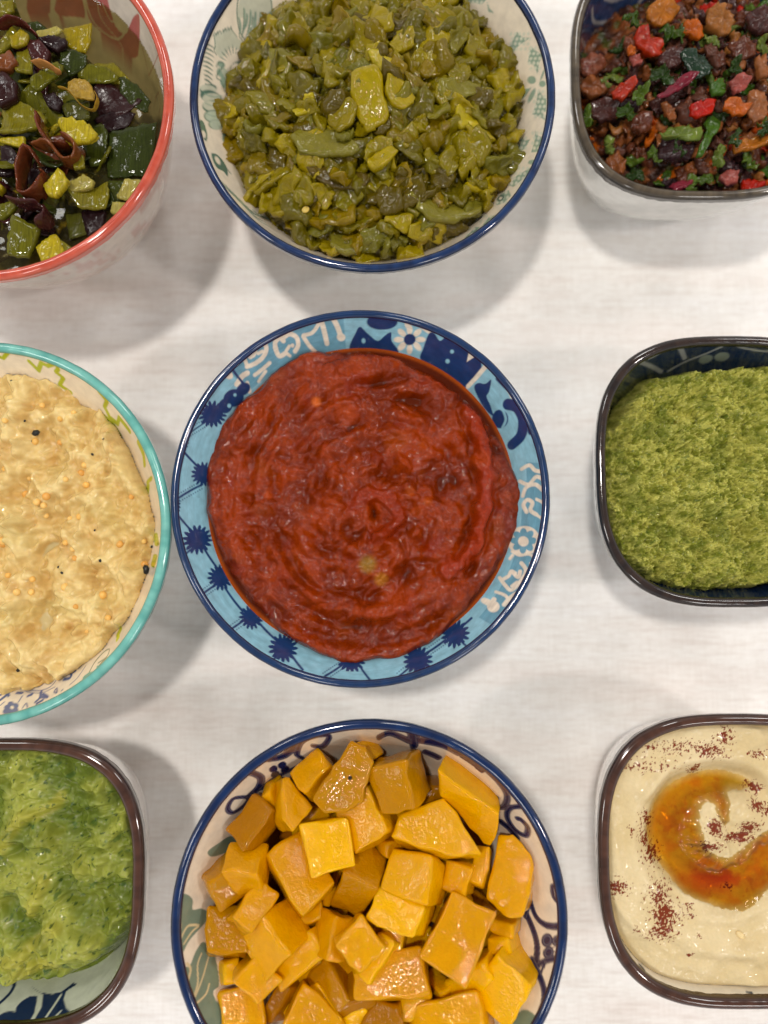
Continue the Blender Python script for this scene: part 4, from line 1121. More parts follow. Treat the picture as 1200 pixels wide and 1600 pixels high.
def tube_mesh(name, mat, pts, r, flat=1.0, n=10, seed=0, taper=.5):
    """a bent strip or ring: pts in metres, flattened round section, ends rounded off"""
    P = catmull([(p[0], p[1], p[2]) for p in pts], 6); m = len(P)
    T = np.gradient(P, axis=0); T /= np.linalg.norm(T, axis=1)[:, None] + 1e-12
    up = np.array([0, 0, 1.0]); S_ = np.cross(T, up); S_ /= np.linalg.norm(S_, axis=1)[:, None] + 1e-9
    U_ = np.cross(S_, T)
    th = np.linspace(0, 2*math.pi, n, endpoint=False)
    q = np.linspace(0, 1, m); w = np.clip(np.minimum(q, 1-q) / .10, 0, 1); w = np.sqrt(1 - (1-w)**2) * .94 + .06
    w = w * (1 + .18 * perlin(q*5 + seed, q*0 + seed))
    w2 = 1 + .35 * perlin(q*9 + seed, q*0 + 3)
    V = (P[:, None] + (r * w * w2)[:, None, None] * (np.cos(th)[None, :, None] * S_[:, None] + flat * np.sin(th)[None, :, None] * U_[:, None])).reshape(-1, 3)
    i = np.arange(m-1)[:, None]; j = np.arange(n)[None, :]; j2 = (j+1) % n
    F = np.stack([i*n+j, i*n+j2, (i+1)*n+j2, (i+1)*n+j], -1).reshape(-1, 4)
    V = np.vstack([V, P[0], P[-1]]); jj = np.arange(n); kk = (jj+1) % n
    T3 = np.concatenate([np.stack([kk, jj, np.full(n, len(V)-2)], -1), np.stack([(m-1)*n+jj, (m-1)*n+kk, np.full(n, len(V)-1)], -1)])
    return mesh_np(name, V, [F, T3], mat)
def place(name, me, px, py, z, rz=0, tx=0, ty=0, sc=1.0):
    p = at(px, py, z)
    o = link(name, me, None, p); o.rotation_euler = Euler((math.radians(tx), math.radians(ty), math.radians(rz)), 'XYZ')
    o.scale = (sc, sc, sc) if not isinstance(sc, tuple) else sc
    return o


_DIRS = ['right of', 'above and right of', 'above', 'above and left of', 'left of', 'below and left of', 'below', 'below and right of']
def beside(heroes, x, y):
    """name the landmark piece nearest to (x, y) and the side on which the piece lies"""
    best = min(heroes, key=lambda h_: (h_[0]-x)**2 + (h_[1]-y)**2)
    dx, dy = x - best[0], y - best[1]
    return _DIRS[int(round(math.degrees(math.atan2(dy, dx)) / 45.0)) % 8] + ' the ' + best[2]
def landmarks(zoom, items, z):
    out = []
    for (zx, zy), nm in items:
        w = at(*zoom(zx, zy), z); out.append((w.x, w.y, nm))
    return out

# ------------------------------------------------------------------ squash chunks
SQ = [food_mat('squash_flesh', rough=.3, sss=.28, sss_col=(1,.7,.03), rand=[C(216,154,0), C(206,142,0), C(230,170,0), C(178,120,0), C(214,150,0), C(160,102,0)],
               bumps=((260,.5),(1000,.7)), dist=.00024, var=.08, rrange=(.10,.30), vscale=300, coat=.8, crough=.03, cior=1.36)]
def cube_from(poly, zc, slope, depth, seed):
    """a cut cube a little out of true, leaning so that two or three of its faces show"""
    rg = random.Random(seed * 7 + 1)
    P = np.array([Z7(*q) for q in poly]); c0 = (P.max(0) + P.min(0)) / 2 * .5 + P.mean(0) * .5
    s_ = scale_at(c0[0], c0[1], zc)
    best = None
    for k in range(18):
        t = math.radians(k*5); R2 = np.array([[math.cos(t), math.sin(t)], [-math.sin(t), math.cos(t)]])
        Q = P @ R2.T; w = Q.max(0) - Q.min(0)
        if best is None or w[0]*w[1] < best[0]: best = (w[0]*w[1], t, w)
    _, t, w = best
    w = w * s_
    hx_, hy_ = w[0]*.46, w[1]*.46
    hz_ = min(.0085, max(.0055, min(w) * .52))
    cs = [Vector((sx*hx_*rg.uniform(.80,1.04), sy*hy_*rg.uniform(.80,1.04), sz*hz_*rg.uniform(.85,1.05))) for sz in (1,-1) for sx, sy in ((-1,-1),(1,-1),(1,1),(-1,1))]
    mag = rg.uniform(.34, .62); sl = math.hypot(*slope)
    if sl < .05: ang = rg.uniform(0, 6.28)
    else: ang = math.atan2(-slope[1], slope[0]) + rg.uniform(-.4, .4)
    nrm = Vector((-math.cos(ang)*math.sin(mag), -math.sin(ang)*math.sin(mag), math.cos(mag)))
    q = Vector((0,0,1)).rotation_difference(nrm).to_matrix() @ Matrix.Rotation(-t, 3, 'Z')
    cen = at(c0[0], c0[1], zc - hz_*.8)
    bm = bmesh.new()
    vs = [bm.verts.new(q @ v) for v in cs]
    for f in ((0,1,2,3),(7,6,5,4),(0,4,5,1),(1,5,6,2),(2,6,7,3),(3,7,4,0)): bm.faces.new([vs[i] for i in f])
    bmesh.ops.recalc_face_normals(bm, faces=bm.faces[:])
    return finish_chunk(bm, cen, seed)
def finish_chunk(bm, cen, seed):
    bmesh.ops.bevel(bm, geom=bm.edges[:], offset=.0012, segments=3, profile=.6, affect='EDGES', clamp_overlap=True)
    bmesh.ops.triangulate(bm, faces=[f for f in bm.faces if len(f.verts) > 4])
    bmesh.ops.subdivide_edges(bm, edges=[e for e in bm.edges if e.calc_length() > .004], cuts=3, use_grid_fill=True)
    bmesh.ops.triangulate(bm, faces=bm.faces[:])
    co = np.array([v.co for v in bm.verts])
    k = 150
    d = np.stack([fbm(co[:,0]*k+seed, co[:,1]*k, co[:,2]*k+i*5, 3) for i in range(3)], -1) * .0009
    for v, dd in zip(bm.verts, d): v.co += Vector(dd)
    for f in bm.faces: f.smooth = True
    me = bpy.data.meshes.new('squash_chunk'); bm.to_mesh(me); bm.free(); me.materials.append(SQ[0])
    return link('squash_chunk', me, None, cen)
def chunk_from(poly, zc, slope, depth, seed, grow=1.0):
    """a cut chunk: its upper face follows the given outline (zoomed photo pixels), the body runs down along the face normal"""
    rg = random.Random(seed)
    pp = [Z7(*q) for q in poly]
    cx = sum(q[0] for q in pp)/len(pp); cy = sum(q[1] for q in pp)/len(pp)
    s_ = scale_at(cx, cy, zc)
    sx, sy = slope[0]*1.5 + rg.uniform(-.2,.2), slope[1]*1.5 + rg.uniform(-.2,.2)
    zc = zc + rg.uniform(-.0015, .0015)
    pp = [(cx + (q[0]-cx)*grow, cy + (q[1]-cy)*grow) for q in pp]
    top = []
    for q in pp:
        w = at(q[0], q[1], zc)
        h = zc + sx*(q[0]-cx)*s_ + sy*(q[1]-cy)*s_
        top.append(at(q[0], q[1], h))
    if sum((top[i].x*top[(i+1) % len(top)].y - top[(i+1) % len(top)].x*top[i].y) for i in range(len(top))) < 0: top.reverse()
    nrm = Vector((-sx, sy, 1)).normalized()
    cen = sum(top, Vector()) / len(top)
    bot = []
    sh = Vector((rg.uniform(-.15,.15), rg.uniform(-.15,.15), 0))
    for v in top:
        bot.append(cen + (v - cen) * rg.uniform(.82, 1.0) - nrm*depth + sh*depth)
    bm = bmesh.new()
    tv = [bm.verts.new(v - cen) for v in top]; bv = [bm.verts.new(v - cen) for v in bot]
    bm.faces.new(tv); bm.faces.new(bv[::-1])
    n = len(tv)
    for i in range(n): bm.faces.new([tv[i], bv[i], bv[(i+1) % n], tv[(i+1) % n]])
    bmesh.ops.recalc_face_normals(bm, faces=bm.faces[:])
    return finish_chunk(bm, cen, seed)
CH = [
 ([(440,270),(500,180),(548,105),(592,118),(612,170),(590,275),(540,312),(470,322)], 57, (0,.12), 13, 'squash chunk with a tiny black speck, topmost near the upper rim'),
 ([(612,160),(735,122),(772,262),(690,305),(622,262)], 58, (.45,-.05), 15, 'big squarish squash chunk at the upper rim, right of the black-specked chunk'),
 ([(350,215),(372,208),(448,300),(378,374),(352,330)], 55, (-.35,.2), 12, 'wedge-shaped squash chunk with a pointed top, left of the black-specked chunk'),
 ([(388,230),(420,145),(500,150),(500,200),(430,270)], 51, (.1,.2), 13, 'squash chunk tucked under the rim, behind the pointed wedge'),
 ([(203,375),(282,254),(348,302),(345,340),(300,415),(235,410)], 53, (.3,.2), 13, 'greenish-yellow squash chunk below the navy curl at the upper left'),
 ([(540,300),(610,200),(692,355),(575,425),(560,330)], 53, (.2,.1), 13, 'triangular squash chunk directly below the black-specked chunk'),
 ([(665,385),(690,315),(825,268),(928,435),(820,432)], 58, (.05,.18), 12, 'wide wedge of squash pointing right, upper right of the heap'),
 ([(800,190),(985,320),(958,418),(930,405),(880,340),(805,270)], 52, (.25,-.3), 12, 'long squash slab leaning on the right wall behind the wide wedge'),
 ([(975,380),(1020,376),(1068,430),(1072,520),(1045,610),(1000,615),(935,570)], 54, (.3,.05), 11, 'rounded squash slab standing against the right wall'),
 ([(400,375),(430,335),(545,318),(570,430),(475,498),(415,480)], 57, (-.1,.15), 13, 'squash chunk at the left of the heap joined corner to corner with the one below'),
 ([(330,395),(400,375),(450,470),(490,500),(485,570),(400,607),(308,500)], 55, (-.2,.3), 14, 'large pale squash chunk with a folded ridge, left of centre'),
 ([(120,460),(200,430),(252,510),(245,535),(135,588)], 54, (-.45,.1), 12, 'brown-tinged squash chunk touching the left wall'),
 ([(175,425),(305,415),(312,480),(310,525),(250,515),(200,470)], 56, (0,-.15), 11, 'flat squash chunk just right of the brown-tinged one'),
 ([(210,590),(245,535),(320,530),(328,570),(265,640),(215,630)], 57, (-.2,.2), 10, 'small rounded squash chunk below the flat one at the left'),
 ([(128,640),(150,588),(255,590),(272,690),(240,732),(130,722)], 53, (-.1,.3), 13, 'squash cube above the green leaves painted on the left wall'),
 ([(262,640),(345,560),(385,600),(402,715),(345,770),(300,740)], 57, (.35,-.2), 15, 'long squash block slanting at the lower left of the heap'),
 ([(205,775),(275,700),(355,795),(270,868)], 56, (-.3,.35), 13, 'squash cube turned on its corner at the lower left'),
 ([(345,770),(405,655),(450,620),(492,720),(350,828)], 51, (.15,.1), 12, 'squash chunk partly hidden between the slanting block and the centre'),
 ([(485,560),(530,470),(630,418),(658,435),(620,560),(560,600)], 52, (.1,-.2), 13, 'dull shaded squash cube in the centre of the heap'),
 ([(643,530),(665,415),(832,432),(820,510),(785,572),(700,545)], 57.5, (.1,.2), 13, 'squash cube with a ridged front, right of centre'),
 ([(830,440),(905,450),(920,480),(880,555),(815,545)], 52, (.2,.1), 12, 'squash chunk sunk right of the ridged cube'),
 ([(595,630),(625,535),(680,532),(805,595),(740,668)], 58, (.1,.3), 12, 'squash chunk lying slanted just below the ridged cube'),
 ([(730,715),(840,550),(965,590),(955,660),(890,765),(790,765)], 58.5, (0,.1), 14, 'largest glistening squash chunk, right of the heap'),
 ([(452,690),(485,585),(550,615),(530,740),(480,710)], 55, (-.3,.1), 12, 'squash chunk directly left of the brightest small cube'),
 ([(505,690),(575,600),(655,705),(580,770),(510,715)], 62, (-.15,.25), 9, 'brightest small squash cube on top at the centre'),
 ([(575,772),(655,710),(650,660),(705,668),(630,792)], 56, (.2,.1), 9, 'thin squash sliver beneath the brightest small cube'),
 ([(425,790),(510,730),(572,790),(570,880),(510,890)], 50, (.1,.1), 12, 'darker rough squash chunk below the centre'),
 ([(550,850),(572,780),(690,700),(798,765),(785,835),(640,852)], 55, (.05,.2), 13, 'broad squash slab below the brightest small cube'),
 ([(665,850),(785,830),(792,905),(700,908)], 51, (0,.2), 11, 'small shaded squash chunk under the broad slab'),
 ([(830,840),(860,770),(960,690),(1000,720),(935,810),(850,862)], 51.5, (.2,-.1), 12, 'squash chunk slipped behind the rightmost lower cube'),
 ([(930,790),(990,693),(1050,710),(1088,810),(1020,910),(940,862)], 56, (.25,.15), 13, 'rightmost lower squash cube, greenish at its right corner'),
 ([(160,860),(220,805),(312,880),(335,1010),(180,1010)], 53, (-.1,.2), 13, 'large squash chunk at the lower left edge of the bowl'),
 ([(350,925),(418,803),(540,923),(560,1010),(340,1010)], 58, (-.05,.25), 12, 'triangular squash chunk with a rough face at the bottom of the picture'),
 ([(560,955),(625,845),(690,868),(706,960),(640,1030)], 56, (.15,.2), 12, 'squash chunk with an arched top at the bottom of the picture'),
 ([(705,920),(850,870),(945,835),(962,900),(965,1010),(720,1010)], 56, (.05,.25), 12, 'wide flat squash chunk at the bottom right of the heap'),
 ([(915,420),(965,415),(950,480),(905,535),(895,480)], 50, (.2,.2), 10, 'squash chunk in the gap left of the rounded slab'),
 ([(300,240),(345,212),(352,285),(330,300)], 49, (0,0), 9, 'small squash chunk in the shade beside the pointed wedge'),
 ([(165,735),(228,730),(218,800),(180,812)], 49, (-.2,.1), 10, 'small squash chunk wedged between two cubes at the left wall'),
 ([(320,870),(405,820),(400,795),(345,845),(310,905),(360,910)], 50, (.1,.1), 10, 'squash piece squeezed under the cube turned on its corner'),
 ([(955,605),(1042,620),(1022,660),(950,655)], 49, (.2,.1), 10, 'squash piece just below the rounded slab at the right wall'),
 ([(940,660),(1030,650),(1037,705),(955,720)], 50, (.2,.1), 10, 'squash piece between the largest chunk and the right wall'),
 ([(770,790),(832,770),(842,872),(788,880)], 47, (0,0), 9, 'shaded squash piece in the gap below the largest chunk'),
 ([(640,640),(720,660),(702,712),(640,705)], 51, (0,.1), 9, 'squash piece in the gap right of the brightest small cube'),
 ([(384,595),(480,565),(485,610),(400,660)], 48, (0,.1), 9, 'shaded squash piece below the large pale chunk'),
 ([(620,385),(690,375),(665,425),(625,425)], 48, (0,0), 9, 'shaded squash piece above the ridged cube'),
 ([(480,500),(520,480),(500,560),(480,560)], 47, (0,0), 9, 'shaded squash piece left of the dull centre cube'),
 ([(560,110),(600,115),(640,140),(610,160)], 50, (0,0), 9, 'corner of squash showing under the upper rim'),
 ([(545,890),(600,850),(600,900),(560,950)], 49, (0,0), 9, 'squash piece left of the arched-top chunk'),
]
for k, (poly, z, sl, dep, lab) in enumerate(CH):
    tag((chunk_from if k in (0,2,6,7,8,32,33) else cube_from)(poly, z/1000, sl, dep/1000, k), lab, 'squash chunk', 'squash chunks heaped in the bowl')
SQL = landmarks(Z7, [((540,220),'black-specked chunk'),((690,220),'squarish chunk at the rim'),((390,290),'pointed wedge'),((270,340),'greenish-yellow chunk'),((800,360),'wide wedge'),((1010,490),'rounded slab'),((480,410),'left joined chunk'),((180,510),'brown-tinged chunk'),((200,650),'cube above the leaves'),((340,660),'slanting block'),((570,510),'dull centre cube'),((740,490),'ridged cube'),((850,670),'largest glistening chunk'),((580,690),'brightest small cube'),((680,780),'broad slab'),((1010,800),'rightmost lower cube')], .050)
_rg = random.Random(5)
_n = 0
for lay, z in ((0, .0430),):
    for k in range(28):
        a = _rg.uniform(0, 2*math.pi); r = math.sqrt(_rg.random()) * (.036 if lay == 0 else .030)
        x, y = bw_squash.c.x + r*math.cos(a), bw_squash.c.y + r*math.sin(a)
        m = 4; s_ = _rg.uniform(.006, .009); rot = _rg.uniform(0, 1.6)
        # corners in zoomed pixels
        pts = []
        for i in range(m):
            t = rot + i*math.pi/2 + _rg.uniform(-.15, .15)
            vx, vy = x + s_*math.cos(t)*1.25, y + s_*math.sin(t)*1.25
            # world point back to photo pixel
            c_, sn = math.cos(TILT), math.sin(TILT)
            ry, rz_ = vy, z - CAM_H
            yy = ry*c_ + rz_*sn; zz = -ry*sn + rz_*c_
            px, py = 600 + FOC*vx/(-zz), 800 - FOC*yy/(-zz)
            pts.append(((px-250)*1.846, (py-1100)*1.846))
        o = chunk_from(pts, z, (_rg.uniform(-.3,.3), _rg.uniform(-.3,.3)), .012, 100 + _n); _n += 1
        tag(o, 'covered squash chunk deep in the heap ' + beside(SQL, x, y), 'squash chunk', 'buried squash chunks')
# lower part of the heap beyond the bottom edge
for k in range(16):
    a = math.radians(_rg.uniform(-150, -30)); r = _rg.uniform(.028, .047)
    x, y = bw_squash.c.x + r*math.cos(a), bw_squash.c.y + r*math.sin(a)
    if y > bw_squash.c.y - .030: continue
    z = .050; s_ = .008; rot = _rg.uniform(0, 1.6); pts = []
    for i in range(4):
        t = rot + i*math.pi/2; vx, vy = x + s_*math.cos(t)*1.25, y + s_*math.sin(t)*1.25
        c_, sn = math.cos(TILT), math.sin(TILT); yy = vy*c_ + (z-CAM_H)*sn; zz = -vy*sn + (z-CAM_H)*c_
        pts.append(((600 + FOC*vx/(-zz)-250)*1.846, (800 - FOC*yy/(-zz)-1100)*1.846))
    tag(chunk_from(pts, z, (_rg.uniform(-.3,.3), _rg.uniform(-.3,.3)), .012, 200 + k), 'squash chunk lying deep in the heap, mostly covered by the upper chunks', 'squash chunk', 'buried squash chunks')
tag(field('squash_juice', bw_squash, lambda x, y: .030 + 0*x, lambda x, y, H: np.zeros(x.shape + (3,)) + C(150,86,10), food_mat('squash_juice', rough=.05, var=.1, bumps=((60,.1),)), 120), 'thin amber juice at the bottom of the squash bowl', 'juice', kind='stuff')
PEPM = food_mat('black_speck_matte', C(40,28,14), rough=.5)
tag(place('pepper_speck', ico('pepper_speck', .0007, PEPM, 1, .6), *Z7(548,213), .0585), 'tiny black speck on the topmost squash chunk near the upper rim', 'speck')

# ------------------------------------------------------------------ green chile
CHC = [C(116,102,4), C(104,92,6), C(126,110,4), C(92,82,8), C(108,98,14), C(82,68,4), C(118,96,2), C(100,94,22), C(138,120,8), C(108,90,4)]
CHM = food_mat('green_chile', rough=.2, sss=.15, sss_col=(.8,.8,.15), rand=CHC, bumps=((300,.8),(900,.7)), dist=.00028, var=.16, rrange=(.08,.28), vscale=380, coat=.6)
CHD = food_mat('green_chile_dark', rough=.2, sss=.2, rand=[C(96,86,34), C(110,92,30)], bumps=((420,.5),(1500,.5)), dist=.0005, var=.25, rrange=(.12,.4), vscale=380)
_Cc = bw_chile
_hx, _hy = local(_Cc, 588, 172, .052)
def chile_base(x, y):
    r = np.hypot(x - _hx, y - _hy)
    h = .0585 - .0095*(r/.050)**2 - .0028*(r/.050)**6 + .0024*fbm(x*110, y*110, 91, 4)
    h = h + .003*np.exp(-((r)/.018)**2)
    return h
def _ch_field(x, y): return chile_base(x, y) - .0016 + .0020*np.abs(fbm(x*330, y*330, 93, 4))
def _ch_col(x, y, H):
    n = fbm(x*180, y*180, 95, 4)
    c = lerp(C(76,66,6), C(116,100,10), sstep(-.5, .5, n))
    return lerp(c, C(98,90,34)[None,None], sstep(.1, .6, fbm(x*90, y*90, 97, 3))*.5)
tag(field('chile_pulp', _Cc, _ch_field, _ch_col, food_mat('chile_pulp', rough=.2, sss=.2, sss_col=(.8,.8,.15), bumps=((400,.7),(900,.6)), dist=.0003, var=.2, rrange=(.06,.2), coat=.7), 300), 'wet olive green pulp between the chopped chile pieces', 'chile pulp', kind='stuff')
_ch_me = []
for k in range(30):
    rg = random.Random(300 + k)
    el = rg.choice([1.0, 1.15, 1.35, 1.6]); size = rg.uniform(.0044, .0072)
    _ch_me.append(slab_mesh('chile_piece', CHM, poly_outline(size, rg.choice([4,5,5,6,7]), .30, el, k), rg.uniform(.0022,.0040), rg.uniform(-.5,.7), rg.uniform(0,3.1), .09, k, 28, crumple=.13, ragged=1.3))
def hz(fn, px, py, bowl, z0=.05):
    for _ in range(5):
        x, y = local(bowl, px, py, z0); z0 = float(fn(np.array([x]), np.array([y]))[0])
    return z0
def ZZ(x, y): return (280 + x/2, y/2)
CHL = landmarks(ZZ, [((600,300),'bright central slab'),((630,185),'pale torn piece'),((695,290),'rounded central piece'),((460,430),'long leaf-shaped piece'),((820,80),'broad square piece'),((880,275),'grey-green strip'),((560,110),'folded piece near the top'),
  ((365,100),'tall upper left piece'),((265,150),'flap by the painted flower'),((325,210),'translucent grey flake'),((155,340),'leftmost flake'),((280,545),'lower left slab'),((850,640),'large shiny slab'),((950,570),'strip with the stringy tip'),((500,550),'dark brownish piece'),
  ((630,500),'piece slanting below the slab'),((710,430),'chunky piece'),((510,370),'curved piece by the slab'),((390,325),'crinkled yellow piece'),((910,370),'pale folded piece'),((915,440),'short curled piece'),((1055,275),'flake on the right wall'),((925,110),'stubby piece'),
  ((990,90),'folded upper right piece'),((530,760),'grey piece by the lower rim'),((310,640),'piece on the lower left wall'),((700,720),'seed near the lower edge')], .050)
_rg = random.Random(11)
_cnt = 0; _pos = []
_tries = 0
while _cnt < 270 and _tries < 9000:
    _tries += 1
    a = _rg.uniform(0, 2*math.pi); r = math.sqrt(_rg.random()) * .050
    x, y = r*math.cos(a), r*math.sin(a)
    h = float(chile_base(np.array([x]), np.array([y]))[0]); zw = float(_Cc.zwall(np.array([x]), np.array([y])))
    if h < zw + .0010: continue
    if any((x-u)**2 + (y-v)**2 < .0040**2 for u, v in _pos): continue
    if (_Cc.c.y + y) > .30: continue
    _pos.append((x, y)); _cnt += 1
    o = link('chile_piece', _rg.choice(_ch_me), None, (_Cc.c.x + x, _Cc.c.y + y, h + _rg.uniform(-.001, .0016)))
    slope = .35
    o.rotation_euler = Euler((_rg.gauss(0, .5) - slope*(y-_hy)/.05*.9, _rg.gauss(0, .5) + slope*(x-_hx)/.05*.9, _rg.uniform(0, 6.28)))
    s_ = _rg.uniform(.7, 1.18); o.scale = (s_, s_, s_)
    tag(o, 'small chile piece ' + beside(CHL, _Cc.c.x + x, _Cc.c.y + y), 'chile piece', 'chopped green chile pieces heaped in the bowl')
# the large pieces on top
def quad_outline(pts, cx, cy, s_):
    P = [((x-cx)*s_, -(y-cy)*s_) for x, y in pts]
    m = len(P)
    def f(t):
        dx, dy = math.cos(t), math.sin(t); best = .001
        for i in range(m):
            x1, y1 = P[i]; x2, y2 = P[(i+1) % m]; ex, ey = x2-x1, y2-y1; den = dx*ey - dy*ex
            if abs(den) < 1e-15: continue
            a_ = (x1*ey - y1*ex)/den; b_ = (x1*dy - y1*dx)/den
            if a_ > 0 and -1e-6 <= b_ <= 1+1e-6: best = max(best, a_)
        return best
    return f
def traced(name, pts, z, thick, mat, label, cat, group, tx=0, ty=0, bend=.2, seed=0, n=34, bdir=0, rough=.03, crumple=.03):
    cx = sum(p[0] for p in pts)/len(pts); cy = sum(p[1] for p in pts)/len(pts)
    s_ = scale_at(cx, cy, z)
    me = slab_mesh(name, mat, quad_outline(pts, cx, cy, s_), thick, bend, bdir, rough, seed, n, crumple=crumple)
    o = place(name, me, cx, cy, z, 0, tx, ty)
    return tag(o, label, cat, group)
def ZZ(x, y): return (280 + x/2, y/2)
GC = 'large chile pieces on top of the heap'
def chm(name, col): return food_mat(name, col, rough=.2, sss=.15, sss_col=(.8,.8,.15), bumps=((300,.7),(900,.8)), dist=.00026, var=.16, rrange=(.08,.26), vscale=420, coat=.6)
CA, CB, CG, CD_ = chm('chile_bright', C(146,126,2)), chm('chile_mid', C(120,104,6)), chm('chile_grey', C(112,104,30)), chm('chile_brown', C(84,68,18))
CY = chm('chile_yellow', C(160,142,20))
for pts, z, th_, mt, lab, tx, ty, bd in [
 ([(535,230),(600,205),(635,225),(645,310),(660,350),(640,390),(600,405),(565,385),(540,330)], .0650, .0032, CA, 'bright upright slab of green chile at the very centre of the heap', 8, -5, .1),
 ([(583,165),(620,155),(645,180),(685,180),(680,230),(640,250),(605,200)], .0640, .0028, CY, 'pale yellow torn piece directly above the bright central slab', 0, 10, .3),
 ([(640,250),(690,245),(725,265),(740,310),(700,350),(665,330),(640,290)], .0625, .0030, CA, 'rounded chile piece just right of the bright central slab', 5, 20, .5),
 ([(345,415),(400,370),(460,385),(520,415),(565,470),(565,500),(500,490),(430,485),(375,480)], .0600, .0024, CG, 'long leaf-shaped chile piece left below the centre', -8, -8, .3),
 ([(745,45),(800,20),(860,40),(905,85),(890,120),(820,125),(775,140),(750,110)], .0560, .0030, CB, 'broad square chile piece near the top right of the heap', 8, 8, .3),
 ([(805,260),(870,235),(955,240),(955,270),(880,310),(830,320),(800,300)], .0560, .0022, CG, 'grey-green chile strip lying across the right of the heap', 0, 20, .4),
 ([(510,60),(560,55),(600,90),(612,150),(580,175),(545,160),(520,100)], .0600, .0028, CB, 'folded chile piece above the pale yellow torn piece', 10, -10, .5),
 ([(325,60),(355,25),(395,60),(415,100),(400,140),(420,175),(390,190),(350,150),(325,100)], .0530, .0026, CB, 'tall chile piece at the upper left of the heap', 12, -20, .4),
 ([(238,150),(262,118),(295,135),(290,190),(262,220),(240,190)], .0515, .0024, CA, 'yellow-green chile flap beside the painted flower', 0, -25, .4),
 ([(275,140),(330,150),(370,185),(345,240),(320,280),(275,265),(280,200)], .0525, .0024, CG, 'translucent grey-green chile flake at the left of the heap', 0, -20, .2),
 ([(135,310),(150,320),(188,340),(190,370),(140,375)], .0470, .0024, CA, 'chile flake reaching furthest left against the bowl wall', 0, -30, .3),
 ([(190,520),(250,500),(320,505),(360,545),(340,570),(270,590),(250,612),(200,580)], .0490, .0030, CB, 'chile slab leaning at the lower left of the heap', -10, -20, .4),
 ([(740,620),(800,595),(870,600),(955,640),(940,670),(860,700),(770,700),(735,670)], .0490, .0028, CG, 'large shiny chile slab at the lower right of the heap', -20, 15, .3),
 ([(880,590),(930,565),(1000,530),(1015,570),(980,600),(900,612)], .0490, .0026, CA, 'chile strip with a stringy tip at the right edge of the heap', -10, 25, .3),
 ([(400,530),(480,510),(550,525),(600,560),(585,600),(500,590),(420,565)], .0575, .0026, CD_, 'dark brownish chile piece below the centre of the heap', -12, 0, .3),
 ([(580,520),(620,470),(660,450),(680,480),(640,520),(600,550)], .0595, .0030, CA, 'bright chile piece slanting below the central slab', -10, 10, .5),
 ([(670,440),(720,385),(750,410),(740,450),(700,480)], .0605, .0030, CB, 'chunky chile piece right below the central slab', -5, 20, .5),
 ([(465,330),(540,310),(560,330),(540,400),(500,420),(460,380)], .0620, .0026, CB, 'curved chile piece touching the left side of the central slab', 0, -15, .4),
 ([(350,340),(390,300),(430,300),(420,345),(370,370)], .0590, .0026, CY, 'crinkled yellow chile piece above the long leaf-shaped piece', 0, -12, .6),
 ([(855,340),(880,335),(960,375),(950,395),(880,405),(860,380)], .0555, .0026, CY, 'pale chile piece folded over at the right of the heap', 0, 20, .6),
 ([(875,420),(900,412),(945,450),(960,470),(920,470),(885,450)], .0535, .0030, CA, 'short curled chile piece right of the heap, below the pale folded one', -10, 25, .6),
 ([(1025,290),(1068,238),(1084,250),(1075,280),(1045,315),(1028,310)], .0500, .0024, CA, 'chile flake lying on the right bowl wall', 0, 35, .2),
 ([(900,70),(930,60),(945,110),(940,165),(905,155)], .0540, .0028, CB, 'stubby chile piece right of the broad square one', 0, 15, .4),
 ([(950,35),(1000,60),(1035,125),(1010,170),(980,140),(930,70)], .0510, .0028, CB, 'folded chile piece near the upper right wall', 0, 20, .4),
 ([(470,715),(530,715),(585,745),(575,790),(520,808),(475,780)], .0450, .0026, CG, 'grey-green chile piece near the lower rim', -25, 0, .3),
 ([(260,640),(290,580),(330,580),(360,660),(330,700),(300,690)], .0470, .0028, CB, 'chile piece sliding down at the lower left wall', -20, -20, .4),
 ([(840,260),(900,180),(915,230),(880,235),(850,190),(800,160)], .0560, .0026, CB, 'curled chile piece below the broad square one', 0, 10, .5),
 ]:
    traced('chile_piece', [ZZ(*q) for q in pts], hz(chile_base, sum(ZZ(*q)[0] for q in pts)/len(pts), sum(ZZ(*q)[1] for q in pts)/len(pts), _Cc) + (.0032 if z > .058 else .0018), th_, mt, lab, 'chile piece', GC, tx, ty, bd, len(lab), bdir=.7*len(lab))
CSEED = food_mat('chile_seed', C(206,178,90), rough=.35)
_cs = ico('chile_seed', .0011, CSEED, 2, .45)
for (x, y), lab in [((405,55),'pale flat chile seed near the top left of the chile heap'), ((670,686),'pale chile seed below the centre, near the lower edge of the heap'), ((470,790),'pale chile seed closest to the lower navy rim'), ((735,12),'pale chile seed at the top edge of the picture'), ((395,655),'pale chile seed at the lower left of the heap')]:
    px, py = ZZ(x, y)
    o = place('chile_seed', _cs, px, py, hz(chile_base, px, py, _Cc) + .0025, x, 8, 5, (1.3,1,1)); tag(o, lab, 'chile seed', 'loose chile seeds')

